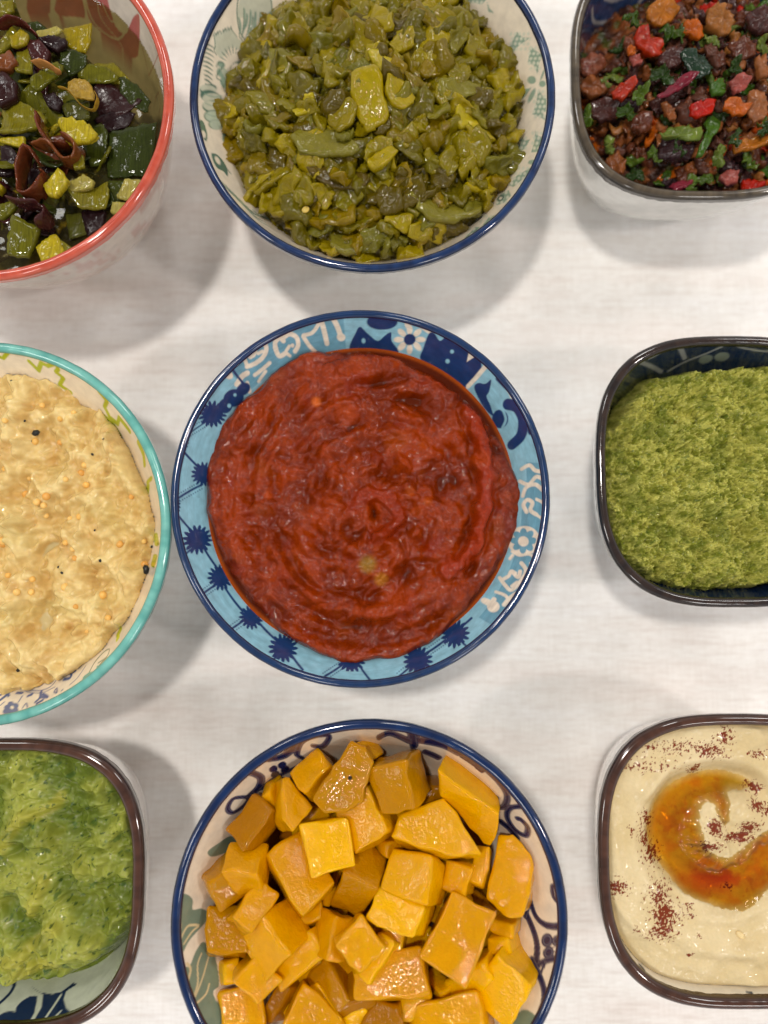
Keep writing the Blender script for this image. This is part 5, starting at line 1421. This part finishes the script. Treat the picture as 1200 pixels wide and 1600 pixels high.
# ------------------------------------------------------------------ leeks and shallots in broth
_L = bw_leek
LKZ = .0530
BROTH = liquid_mat('broth', C(234,226,186), opaque=.16, col=C(96,88,52), refl=1.33, wav=.22, wscale=70)
tag(field('broth', _L, lambda x, y: LKZ + .00025*fbm(x*130, y*130, 101, 2), lambda x, y, H: np.ones(x.shape+(3,)), BROTH, 170), 'murky greenish broth around the leeks in the coral-rimmed bowl', 'broth', kind='stuff')
def fib_mat(name, rand, rough=.22):
    m = food_mat(name, rand=rand, rough=rough, coat=.5, sss=.1, sss_col=(.6,.8,.2), bumps=((900,.3),), dist=.0004, var=.18, rrange=(.10,.35), vscale=500)
    nt = m.node_tree; b = nt.nodes['Principled BSDF']
    fibre = noise_node(nt, 1, 3, .6, None, (2600, 120, 200))
    bp = nd(nt, 'ShaderNodeBump'); bp.inputs['Strength'].default_value = .5; bp.inputs['Distance'].default_value = .0004
    nt.links.new(fibre.outputs[0], bp.inputs['Height']); nt.links.new(b.inputs['Normal'].links[0].from_socket, bp.inputs['Normal']); nt.links.new(bp.outputs[0], b.inputs['Normal'])
    old = b.inputs['Base Color'].links[0].from_socket
    nt.links.new(mixc(nt, old, ramp(nt, fibre.outputs[0], [(.35, np.array([.72]*3)), (.65, np.array([1.15]*3))]).outputs[0], 1.0, 'MULTIPLY'), b.inputs['Base Color'])
    return m
LD = fib_mat('leek_dark', [C(60,66,20), C(48,56,20), C(72,72,22)])
LG = fib_mat('leek_green', [C(92,90,18), C(112,104,22)])
LY = fib_mat('leek_yellow', [C(160,142,16), C(166,148,30), C(140,122,16)])
LP_ = fib_mat('leek_pale', [C(160,148,74), C(152,140,66)])
SHM = food_mat('shallot', rough=.2, coat=.6, sss=.1, sss_col=(1,.4,.3), rand=[C(78,32,26), C(96,46,24), C(62,28,28), C(110,60,28)], bumps=((500,.5),), var=.3, rrange=(.1,.35))
SHD = food_mat('shallot_dark', rough=.2, rand=[C(34,18,20), C(44,20,20)], bumps=((500,.5),), var=.3, rrange=(.1,.35))
GL = 'leek pieces in the broth'
def lk(pts, z, mt, lab, tx=0, ty=0, th_=.0016, bend=.1, name='leek_piece', cat='leek', grp=GL):
    return traced(name, [Ze(*q) for q in pts], z, th_, mt, lab, cat, grp, tx, ty, bend, len(lab)+int(pts[0][0]), 36, bdir=len(lab), rough=.02, crumple=.02)
for a in [
 ([(505,610),(740,560),(700,830),(505,850)], .0537, LD, 'largest dark green leek sheet, flat at the right of the broth', 0, 0, .0012, .02),
 ([(555,350),(640,390),(705,470),(695,545),(620,500),(560,430)], .0535, LD, 'dark leek sheet against the right wall, above the largest one', 0, 0, .0012, .06),
 ([(395,600),(470,570),(505,610),(500,770),(430,790),(390,700)], .0545, LD, 'dark leek sheet touching the left side of the largest one', 0, 0, .0012, .06),
 ([(500,850),(640,840),(610,930),(520,960)], .0532, LD, 'dark leek sheet directly below the largest one', 0, 0, .0012, .06),
 ([(300,1000),(390,1000),(410,1100),(330,1130)], .0540, LD, 'dark leek sheet beside the sunk dark red shallot', 0, 0, .0012, .1),
 ([(440,300),(530,290),(620,380),(560,400),(470,380)], .0533, LG, 'olive leek sheet below the pink swirl', 0, 0, .0012, .06),
 ([(430,560),(520,520),(640,530),(600,600),(500,620)], .0535, SHD, 'translucent purple layer above the largest leek sheet', 0, 0, .0012, .1),
 ([(285,235),(340,225),(410,260),(400,310),(330,365),(285,310)], .0570, LD, 'glossy blackish green leek piece above the straw-coloured scrap', 0, 10, .0016, .3),
 ([(385,300),(500,310),(555,350),(540,385),(430,395),(360,360)], .0555, LG, 'olive leek piece right of the glossy blackish one', 0, 5, .0014, .2),
 ([(270,565),(345,552),(385,590),(425,580),(466,645),(420,680),(320,685),(290,620)], .0625, LY, 'bright yellow leek piece on top of the heap', 0, 0, .0030, .2),
 ([(340,580),(400,570),(465,640),(430,672),(380,670)], .0620, LY, 'yellow leek piece folded under the bright yellow one', 10, 10, .0020, .3),
 ([(0,500),(80,470),(190,510),(215,560),(180,600),(100,635),(0,645)], .0600, LG, 'wide olive leek piece near the left edge of the picture', -10, 0, .0020, .5),
 ([(0,650),(120,640),(120,700),(0,670)], .0590, LY, 'thin yellow leek strip below the wide olive piece', 0, 0, .0018, .1),
 ([(145,375),(260,275),(296,300),(285,335),(190,430),(150,420)], .0610, LG, 'slanted olive leek strip in the upper middle of the heap', 0, 10, .0020, .3),
 ([(75,240),(150,225),(152,290),(150,350),(80,345)], .0600, LG, 'translucent olive leek piece left of the slanted strip', 0, 0, .0018, .4),
 ([(170,150),(270,122),(298,150),(240,180),(180,190)], .0575, LP_, 'pale leek strip near the pink swirl', 0, 0, .0016, .2),
 ([(290,130),(430,110),(432,190),(400,258),(340,245),(300,180)], .0545, LY, 'olive yellow leek leaf in the upper right of the broth', 0, 0, .0014, .1),
 ([(50,180),(95,135),(140,165),(130,205),(60,232)], .0620, LY, 'small golden leek piece at the upper left', 0, 0, .0020, .3),
 ([(0,190),(60,130),(90,150),(60,210),(0,280)], .0600, LG, 'green leek piece at the left edge beside the golden one', 0, 0, .0020, .3),
 ([(0,10),(60,0),(70,60),(0,90)], .0560, LG, 'dark leek piece at the top left corner of the picture', 0, 0, .0020, .2),
 ([(290,480),(420,470),(430,570),(400,575),(300,545)], .0585, LD, 'dark ribbed leek piece above the bright yellow one', 0, -10, .0016, .3),
 ([(300,870),(390,820),(448,848),(430,880),(340,910)], .0590, LP_, 'pale leek strip below the bright yellow piece', 0, 5, .0024, .4),
 ([(310,900),(440,870),(495,835),(512,900),(500,970),(380,995)], .0570, LG, 'dark olive leek fold below the pale strip', -10, 10, .0018, .5),
 ([(205,880),(280,785),(325,850),(265,930),(230,920)], .0640, LY, 'yellow leek chunk beside the brown shallot ring', 0, 0, .0034, .2),
 ([(585,835),(680,845),(600,945),(545,930)], .0560, LP_, 'upper of two pale olive leek squares at the lower right', 0, 0, .0020, .2),
 ([(525,945),(610,950),(560,1020),(520,1000)], .0550, LP_, 'lower of two pale olive leek squares at the lower right', -10, 0, .0020, .2),
 ([(55,1000),(190,1070),(160,1150),(135,1215),(40,1205),(35,1100)], .0610, LG, 'big yellow-green leek piece at the lower left', 0, 0, .0030, .3),
 ([(165,1165),(260,1090),(310,1180),(300,1215),(205,1245)], .0600, LY, 'yellow leek square nearest the lower coral rim', -10, 0, .0030, .2),
 ([(265,1110),(335,1160),(330,1190),(290,1200)], .0590, LG, 'small leek piece right of the lowest yellow square', -10, 10, .0020, .2),
 ([(65,780),(105,720),(120,760),(85,820)], .0620, LY, 'narrow yellow leek piece left of the brown shallot ring', 0, 0, .0030, .3),
 ([(0,860),(22,880),(0,920)], .0600, LY, 'yellow leek corner at the left edge of the picture', 0, 0, .0030, .1),
 ([(340,760),(390,720),(400,790),(350,800)], .0600, LG, 'small olive leek piece under the bright yellow one', 0, 0, .0020, .2),
 ([(0,960),(80,930),(100,960),(20,1030),(0,1040)], .0590, LG, 'leek piece above the big yellow-green one', 0, 0, .0020, .3),
 ([(380,1000),(430,970),(500,985),(490,1080),(420,1120),(390,1060)], .0535, SHD, 'dark red shallot piece sunk in the broth', 0, 0, .0030, .2, 'shallot_piece', 'shallot', 'shallots in the broth'),
 ([(190,195),(250,165),(320,190),(320,225),(270,250),(215,225)], .0590, SHD, 'dark plum shallot piece beside the pale leek strip', 0, 0, .0034, .4, 'shallot_piece', 'shallot', 'shallots in the broth'),
 ([(200,450),(260,440),(300,480),(280,530),(230,510)], .0590, SHD, 'dark shallot piece left of the ribbed leek', 0, 0, .0034, .3, 'shallot_piece', 'shallot', 'shallots in the broth'),
 ([(0,330),(40,350),(85,400),(80,470),(0,510)], .0620, SHD, 'plump dark shallot piece at the left edge', 0, 0, .0050, .4, 'shallot_piece', 'shallot', 'shallots in the broth'),
 ([(0,680),(60,690),(110,760),(60,830),(0,840)], .0585, SHD, 'black-looking shallot layer at the left edge below the yellow strip', 0, 0, .0030, .4, 'shallot_piece', 'shallot', 'shallots in the broth'),
 ([(440,400),(520,395),(640,440),(670,470),(600,540),(480,570),(440,500)], .0535, SHD, 'dark translucent onion layer right of the straw-coloured scrap', 0, 0, .0014, .3, 'shallot_piece', 'shallot', 'shallots in the broth'),
 ([(0,265),(50,240),(90,300),(40,340),(0,340)], .0615, SHM, 'reddish shallot piece at the left edge', 0, 0, .0040, .4, 'shallot_piece', 'shallot', 'shallots in the broth'),
 ([(120,200),(190,190),(240,250),(220,300),(160,300)], .0600, SHM, 'reddish shallot piece left of the glossy blackish leek', 0, 0, .0040, .4, 'shallot_piece', 'shallot', 'shallots in the broth'),
 ]:
    a = list(a); 
    if len(a) == 8: lk(*a)
    else: lk(a[0], a[1], a[2], a[3], a[4], a[5], a[6], a[7], a[8], a[9], a[10])
def curl(name, pts, z, r, mt, lab, cat, grp, flat=2.6, lift=.002):
    r = r * (.26 if flat > 1 else 1); flat = flat * 2.2 if flat > 1 else flat
    P = [Ze(*q) for q in pts]; cx = sum(p[0] for p in P)/len(P); cy = sum(p[1] for p in P)/len(P); c = at(cx, cy, z)
    W_ = [at(p[0], p[1], z) - c + Vector((0, 0, lift*math.sin(i*1.7))) for i, p in enumerate(P)]
    o = link(name, tube_mesh(name, mt, W_, r, flat, 12, len(lab)), None, c); return tag(o, lab, cat, grp)
GS = 'shallots in the broth'
curl('shallot_curl', [(195,780),(150,720),(100,790),(95,880),(140,930),(200,900),(215,830),(180,790)], .0625, .0028, SHM, 'brown shallot ring curled on top of the leeks', 'shallot', GS)
curl('shallot_curl', [(190,700),(250,700),(300,750),(350,740),(360,690),(300,650)], .0620, .0030, SHM, 'hooked shallot strip above the brown ring', 'shallot', GS)
curl('shallot_curl', [(200,590),(215,640),(250,680),(330,690)], .0610, .0034, SHM, 'curved shallot piece wrapped round the bright yellow leek', 'shallot', GS)
curl('shallot_curl', [(60,950),(120,970),(170,970),(215,990),(215,1040),(180,1070)], .0620, .0028, SHM, 'translucent orange-brown shallot hook below the brown ring', 'shallot', GS)
curl('shallot_curl', [(0,140),(60,115),(120,120),(170,160)], .0610, .0018, SHM, 'thin brown shallot strand at the upper left', 'shallot', GS)
curl('leek_root', [(165,305),(230,320),(285,345)], .0635, .0016, food_mat('leek_root', C(176,120,64), rough=.3), 'tan leek root end lying on the slanted strip', 'leek', GL)
STR = food_mat('straw', C(150,120,40), rough=.25, sss=.3, bumps=((900,.8),), var=.35)
lk([(310,380),(350,368),(400,372),(430,400),(440,440),(450,480),(400,470),(350,460),(310,420)], .0620, STR, 'straw-coloured frayed leek scrap in the middle of the heap', 0, 0, .0014, .4)
curl('leek_fibre', [(270,410),(330,440),(380,490),(430,500),(462,470),(450,440)], .0625, .0006, STR, 'thin fibre looping from the frayed leek scrap', 'leek', GL)
LKL = landmarks(Ze, [((610,720),'largest leek sheet'),((345,290),'glossy blackish leek'),((370,620),'bright yellow leek'),((110,560),'wide olive leek'),((220,350),'slanted leek strip'),((370,170),'yellow leek leaf'),((95,185),'golden leek piece'),((150,830),'brown shallot ring'),((430,910),'dark olive leek fold'),((610,890),'pale leek squares'),((110,1110),'big yellow-green leek'),((240,1170),'lowest yellow square'),((370,430),'straw-coloured scrap'),((550,480),'dark onion layer')], .055)
_lk_me = [slab_mesh('leek_piece', m_, poly_outline(.0115, 4, .15, 1.2, 500+i), .0012, .3, i, .05, i, 22, crumple=.08) for i, m_ in enumerate([LD, LD, SHD, LG, LD, SHM])] + [slab_mesh('leek_piece', m_, poly_outline(.0052, 4, .3, 1.3, 560+i), .0016, .5, i, .06, i, 22, crumple=.12) for i, m_ in enumerate([LG, LY, SHM, SHD, LD, LG])]
_rg = random.Random(21); _pp = []; _t = 0
while len(_pp) < 130 and _t < 5000:
    _t += 1
    a = _rg.uniform(0, 6.28); r = math.sqrt(_rg.random()) * .047
    x, y = r*math.cos(a) - .004, r*math.sin(a) - .004
    z = .0575 - .0085*(math.hypot(x+.014, y)/.05)**2 - _rg.uniform(0, .0035)
    if math.hypot(x, y) > .036 or (x > .030 and y > .016): continue
    if any((x-u)**2+(y-v)**2 < .0037**2 for u, v in _pp): continue
    _pp.append((x, y))
    o = link('leek_piece', _rg.choice(_lk_me), None, (_L.c.x+x, _L.c.y+y, z)); o.rotation_euler = (_rg.gauss(0,.3), _rg.gauss(0,.3), _rg.uniform(0,6.28))
    tag(o, 'dark scrap sunk in the broth ' + beside(LKL, _L.c.x + x, _L.c.y + y), 'leek', 'sunken leek and shallot scraps')
for r_ in (0,):
    tag(field('leek_bed', _L, lambda x, y: .0455 + .004*fbm(x*90, y*90, 111, 4) - 6*np.clip(np.hypot(x+.010,y+.008)-.030,0,1)**2*8, lambda x, y, H: lerp(C(52,52,22), C(100,92,44), sstep(-.4,.5,fbm(x*110, y*110, 113, 3))), food_mat('leek_bed', rough=.4, var=.3), 120), 'dark mass of leeks lying under the broth', 'leeks', kind='stuff')

# ------------------------------------------------------------------ chopped salad
_S = bw_salad
def Zs(x, y): return (850 + x/3.4286, y/3.4286)
def salad_base(x, y):
    q = np.hypot(x - .004, y) / .045
    return .0475 - .013*q**3 - .004*sstep(-.01, -.035, y)*0 + .003*fbm(x*120, y*120, 121, 4)
tag(field('salad_mass', _S, lambda x, y: salad_base(x, y) - .0035 + .0030*np.abs(fbm(x*330, y*330, 123, 3)), lambda x, y, H: lerp(lerp(C(58,34,24), C(128,70,34), sstep(-.3,.5,fbm(x*200, y*200, 125, 4))), C(64,76,24)[None,None], sstep(.2,.5,fbm(x*260, y*260, 127, 3))*.8), food_mat('salad_mass', rough=.3, var=.35, rrange=(.1,.4), bumps=((700,.6),)), 150), 'dark chopped salad juices and crumbs between the pieces', 'salad', kind='stuff')
def sm(name, cols, sss=.1, rough=(.08,.28)): return food_mat(name, rand=cols, rough=.2, sss=sss, sss_col=(1,.4,.2), bumps=((350,.7),(900,.6)), dist=.0003, var=.34, rrange=rough, vscale=300, coat=.5)
RED, ORG = sm('red_pepper', [C(160,26,8), C(150,38,10)]), sm('orange_pepper', [C(168,66,10), C(160,76,12)])
GOLD = sm('fried_potato', [C(156,92,26), C(144,80,20)]); EGP = sm('eggplant', [C(66,38,34), C(50,32,34), C(84,50,38)]); MAU = sm('browned_onion', [C(108,58,38), C(118,66,32), C(134,80,42), C(86,44,26), C(140,88,40)])
HRB = sm('herb_leaf', [C(50,72,18), C(72,92,28), C(40,60,22), C(90,104,40)]); GRN = sm('green_pepper', [C(58,88,22)]); ONI = sm('red_onion', [C(120,36,50), C(110,30,44)]); PNK = sm('pink_onion', [C(140,70,62)])
CUC = sm('dark_green_skin', [C(30,48,34)])
def leaf_outline(size, k):
    return lambda t: size * (.60 + .22*math.cos(t*2 + k) + .14*math.cos(t*3 + k*2) + .08*math.cos(t*7 + k*3) + .05*math.cos(t*11 + k))
GV = 'chopped vegetables on top of the salad'
for pts, z, th_, mt, nm, cat, lab, tx, ty in [
 ([(540,70),(600,0),(680,0),(725,60),(690,110),(620,145),(545,110)], .0535, .0060, GOLD, 'golden_chunk', 'potato chunk', 'golden brown chunk at the top edge of the salad', 10, 0),
 ([(490,165),(535,145),(560,215),(620,185),(648,235),(615,320),(545,295),(490,240)], .0540, .0050, RED, 'pepper_piece', 'pepper piece', 'largest glossy red pepper piece, below the golden chunk', 5, 5),
 ([(740,130),(800,100),(835,120),(860,195),(820,220),(745,180)], .0530, .0050, ORG, 'pepper_piece', 'pepper piece', 'orange pepper piece right of the golden chunk', 0, 0),
 ([(360,490),(480,410),(505,450),(420,540),(375,530)], .0525, .0036, RED, 'pepper_piece', 'pepper piece', 'red pepper strip left of the pink onion stick', 0, -5),
 ([(775,575),(850,525),(928,522),(900,600),(820,635),(785,620)], .0540, .0040, RED, 'pepper_piece', 'pepper piece', 'orange-red pepper wedge with a seed, middle right of the salad', 0, 5),
 ([(950,590),(985,515),(1050,545),(1105,560),(1090,615),(980,615)], .0545, .0045, ORG, 'pepper_piece', 'pepper piece', 'orange-red pepper piece just right of the seeded wedge', 0, 5),
 ([(1045,1040),(1060,970),(1130,950),(1185,1010),(1130,1045)], .0450, .0040, RED, 'pepper_piece', 'pepper piece', 'red pepper piece nearest the lower rim', -25, 0),
 ([(595,520),(700,440),(800,370),(825,400),(800,430),(700,500),(610,550)], .0550, .0026, ONI, 'onion_stick', 'onion stick', 'long magenta onion stick in the centre of the salad', 0, 0),
 ([(985,440),(1060,385),(1105,430),(1080,480),(1010,510)], .0545, .0050, PNK, 'onion_piece', 'onion piece', 'pink onion cube above the orange-red peppers', 0, 0),
 ([(880,610),(945,585),(955,660),(900,740),(860,820),(800,870),(820,800),(870,700)], .0525, .0028, GRN, 'pepper_strip', 'pepper piece', 'long green pepper strip running down the middle right', -10, 0),
 ([(890,450),(950,420),(980,460),(960,510),(895,515)], .0530, .0040, GRN, 'pepper_piece', 'pepper piece', 'short green pepper piece left of the pink onion cube', 0, 0),
 ([(715,300),(780,265),(870,290),(905,350),(880,410),(800,425),(760,370)], .0540, .0028, CUC, 'vegetable_skin', 'vegetable skin', 'shiny dark green piece of vegetable skin near the centre', 0, 10),
 ([(620,300),(680,255),(750,265),(740,350),(650,370),(600,360)], .0530, .0050, EGP, 'eggplant_piece', 'eggplant piece', 'dark purple eggplant cube left of the shiny green skin', 0, 0),
 ([(845,245),(900,235),(975,290),(970,350),(920,380),(880,300)], .0525, .0040, EGP, 'eggplant_piece', 'eggplant piece', 'crumpled dark eggplant piece right of the shiny green skin', 0, 15),
 ([(865,50),(920,25),(990,60),(1015,120),(990,190),(930,200),(870,150)], .0520, .0070, MAU, 'onion_piece', 'onion piece', 'large browned purple chunk near the top right of the salad', 10, 10),
 ([(1080,80),(1150,40),(1230,60),(1230,160),(1150,190),(1090,150)], .0530, .0070, EGP, 'eggplant_piece', 'eggplant piece', 'large dark chunk in the upper right corner', 10, 0),
 ([(200,320),(260,285),(320,310),(335,370),(250,420),(200,400)], .0475, .0060, MAU, 'onion_piece', 'onion piece', 'browned onion chunk at the left wall, upper one', 0, -20),
 ([(190,430),(270,410),(345,440),(350,500),(240,525),(195,480)], .0470, .0060, MAU, 'onion_piece', 'onion piece', 'orange-brown onion chunk at the left wall, just below the upper one', 0, -20),
 ([(230,560),(330,520),(410,560),(390,630),(300,660),(240,620)], .0465, .0040, EGP, 'eggplant_piece', 'eggplant piece', 'black eggplant piece at the left of the salad', -5, -15),
 ([(470,640),(520,595),(580,620),(575,690),(510,725),(470,690)], .0500, .0055, MAU, 'onion_piece', 'onion piece', 'rounded translucent onion cube left of centre', 0, 0),
 ([(620,560),(660,545),(700,590),(705,650),(670,655),(650,600)], .0525, .0040, MAU, 'onion_piece', 'onion piece', 'bent pinkish onion piece below the onion stick', 0, 0),
 ([(330,860),(400,800),(440,860),(420,960),(350,940)], .0440, .0050, MAU, 'onion_piece', 'onion piece', 'reddish brown chunk at the lower left of the salad', -15, -10),
 ([(930,950),(985,900),(1040,930),(1030,985),(970,1000)], .0475, .0040, PNK, 'onion_piece', 'onion piece', 'pink onion piece near the lower rim', -15, 0),
 ([(670,990),(740,960),(820,955),(760,1010),(690,1045)], .0450, .0030, ONI, 'onion_piece', 'onion piece', 'magenta onion sliver near the lower rim', -20, 0),
 ([(600,740),(680,670),(780,670),(850,710),(830,760),(700,730),(640,770)], .0520, .0026, HRB, 'eggplant_slice', 'eggplant piece', 'curved green-edged slice in the centre below the onion stick', -10, 0),
 ([(640,730),(720,720),(820,770),(790,850),(680,880),(600,850)], .0480, .0060, EGP, 'eggplant_piece', 'eggplant piece', 'black eggplant chunk under the curved green-edged slice', -10, 0),
 ([(1090,500),(1150,460),(1195,540),(1185,640),(1120,660),(1085,600)], .0540, .0050, MAU, 'onion_piece', 'onion piece', 'glossy mauve chunk right of the orange-red pepper pieces', 0, 0),
 ([(1000,770),(1100,740),(1200,720),(1200,780),(1110,800),(1020,820)], .0510, .0040, GOLD, 'golden_chunk', 'potato chunk', 'flat golden strip at the right edge of the picture', -5, 0),
 ([(980,250),(1060,200),(1140,240),(1120,310),(1030,320)], .0540, .0050, MAU, 'onion_piece', 'onion piece', 'orange-brown onion cluster below the large browned chunk', 0, 0),
 ([(1130,300),(1190,290),(1190,420),(1140,430)], .0545, .0040, MAU, 'onion_piece', 'onion piece', 'reddish piece at the right edge above the mauve chunk', 0, 0),
 ([(430,200),(470,185),(490,240),(495,290),(440,290)], .0515, .0050, MAU, 'onion_piece', 'onion piece', 'pinkish cube left of the largest red pepper piece', 0, 0),
 ([(445,250),(490,255),(490,290),(450,300)], .0545, .0030, ORG, 'pepper_piece', 'pepper piece', 'tiny orange pepper bit left of the largest red piece', 0, 0),
 ([(450,300),(510,295),(525,340),(480,355)], .0530, .0040, PNK, 'onion_piece', 'onion piece', 'small pink onion bit below the tiny orange bit', 0, 0),
 ]:
    traced(nm, [Zs(*q) for q in pts], z - .0012, th_*.62, mt, lab, cat, GV, tx, ty, .3, len(lab), 36, bdir=len(lab), rough=.08, crumple=.16)
GH = 'herb leaves in the salad'
for (x, y, r, z), lab in [
 ((480,100,62,.0545),'curly herb leaf at the upper left, beside the golden chunk'), ((700,170,75,.0530),'broad herb leaf between the golden chunk and the orange pepper'), ((640,400,70,.0535),'herb leaf left of the magenta onion stick'),
 ((520,500,60,.0540),'frilly herb leaf at the lower end of the red strip'), ((450,600,62,.0500),'dark herb leaf below the red pepper strip'), ((1030,735,58,.0535),'rounded herb leaf below the orange-red pepper piece'), ((940,835,60,.0500),'herb leaf below the rounded one, near the green strip'),
 ((230,630,55,.0470),'herb leaf against the left wall'), ((590,830,50,.0480),'small herb leaf above the dark hollow'), ((350,780,48,.0460),'small herb leaf at the lower left'), ((790,1005,70,.0440),'flat herb leaf near the lower rim'), ((495,940,52,.0440),'yellow-green herb tip at the lower left rim'),
 ((900,215,50,.0535),'herb sprig left of the large browned chunk'), ((1170,250,48,.0550),'herb leaf in the upper right corner'), ((1180,700,50,.0530),'herb leaf at the right edge'), ((1100,860,60,.0480),'herb leaf above the lower pink onion'), ((870,960,50,.0450),'small herb leaf beside the lower pink onion'), ((1030,370,55,.0545),'herb leaf above the pink onion cube'), ((720,800,50,.0500),'herb fringe under the curved slice'), ((330,440,36,.0500),'herb shred above the left onion chunks')]:
    px, py = Zs(x, y); s_ = scale_at(px, py, z); R_ = r/3.4286*s_*1.15
    k = len(lab)
    me = slab_mesh('herb_leaf', HRB, leaf_outline(R_, k), .0009, .5, k, .12, k, 40, crumple=.6)
    tag(place('herb_leaf', me, px, py, z - .0012, k*37, (k*7) % 30 - 15, (k*11) % 30 - 15), lab, 'herb leaf', GH)
SAL = landmarks(Zs, [((630,70),'golden chunk'),((560,245),'largest red pepper piece'),((800,160),'orange pepper piece'),((430,475),'red pepper strip'),((700,460),'magenta onion stick'),((850,580),'seeded pepper wedge'),((1040,580),'orange-red pepper piece'),((1110,1000),'lowest red pepper piece'),
  ((1050,450),'pink onion cube'),((880,730),'long green pepper strip'),((810,350),'shiny dark green skin'),((940,120),'large browned chunk'),((1160,110),'corner eggplant chunk'),((260,360),'upper left onion chunk'),((280,470),'orange-brown onion chunk'),((320,600),'black eggplant piece'),
  ((520,660),'rounded onion cube'),((380,880),'reddish lower left chunk'),((985,950),'lower pink onion'),((745,1000),'magenta onion sliver'),((720,720),'curved green-edged slice'),((1140,560),'glossy mauve chunk'),((1100,770),'flat golden strip')], .050)
_sal = []
for i in range(24):
    rg = random.Random(700+i); mt = [MAU, EGP, MAU, HRB, EGP, MAU, GRN, MAU, HRB, MAU, EGP, ORG, MAU, EGP, HRB, RED, MAU, EGP, MAU, HRB, MAU, MAU, EGP, HRB][i]
    _sal.append((mt, slab_mesh('salad_piece', mt, (leaf_outline(.0042, i) if mt is HRB else poly_outline(rg.uniform(.0024,.0044), rg.choice([3,4,4,5]), .35, rg.choice([1,1.3,1.7]), 800+i)), .0010 if mt is HRB else rg.uniform(.0012,.0034), .5, i, .06, i, 26, crumple=.3)))
_rg = random.Random(31); _pp = []; _t = 0
while len(_pp) < 290 and _t < 8000:
    _t += 1
    x, y = _rg.uniform(-.040, .042), _rg.uniform(-.041, .036)
    h = float(salad_base(np.array([x]), np.array([y]))[0]); zw = float(_S.zwall(np.array([x]), np.array([y])))
    if h < zw + .001 or max(abs(x), abs(y)) > .0365 or math.hypot(x, y) > .043 or _S.c.x + x > .20 or (x < -.012 and y > .010 + .3*(x+.04)): continue
    if any((x-u)**2+(y-v)**2 < .0026**2 for u, v in _pp): continue
    _pp.append((x, y)); mt, me = _rg.choice(_sal)
    o = link('salad_piece', me, None, (_S.c.x+x, _S.c.y+y, h - .0003 + _rg.uniform(-.001,.0015))); o.rotation_euler = (_rg.gauss(0,.5), _rg.gauss(0,.5), _rg.uniform(0,6.28))
    kind_ = {MAU.name: 'brown onion bit', EGP.name: 'dark eggplant bit', HRB.name: 'herb shred', GRN.name: 'green pepper bit', RED.name: 'red pepper bit', ORG.name: 'orange pepper bit'}[mt.name]
    tag(o, 'small ' + kind_ + ' ' + beside(SAL, _S.c.x + x, _S.c.y + y), kind_.rsplit(' ', 1)[0] + (' bit' if kind_ != 'herb shred' else ' shred'), kind_ + 's scattered through the salad')
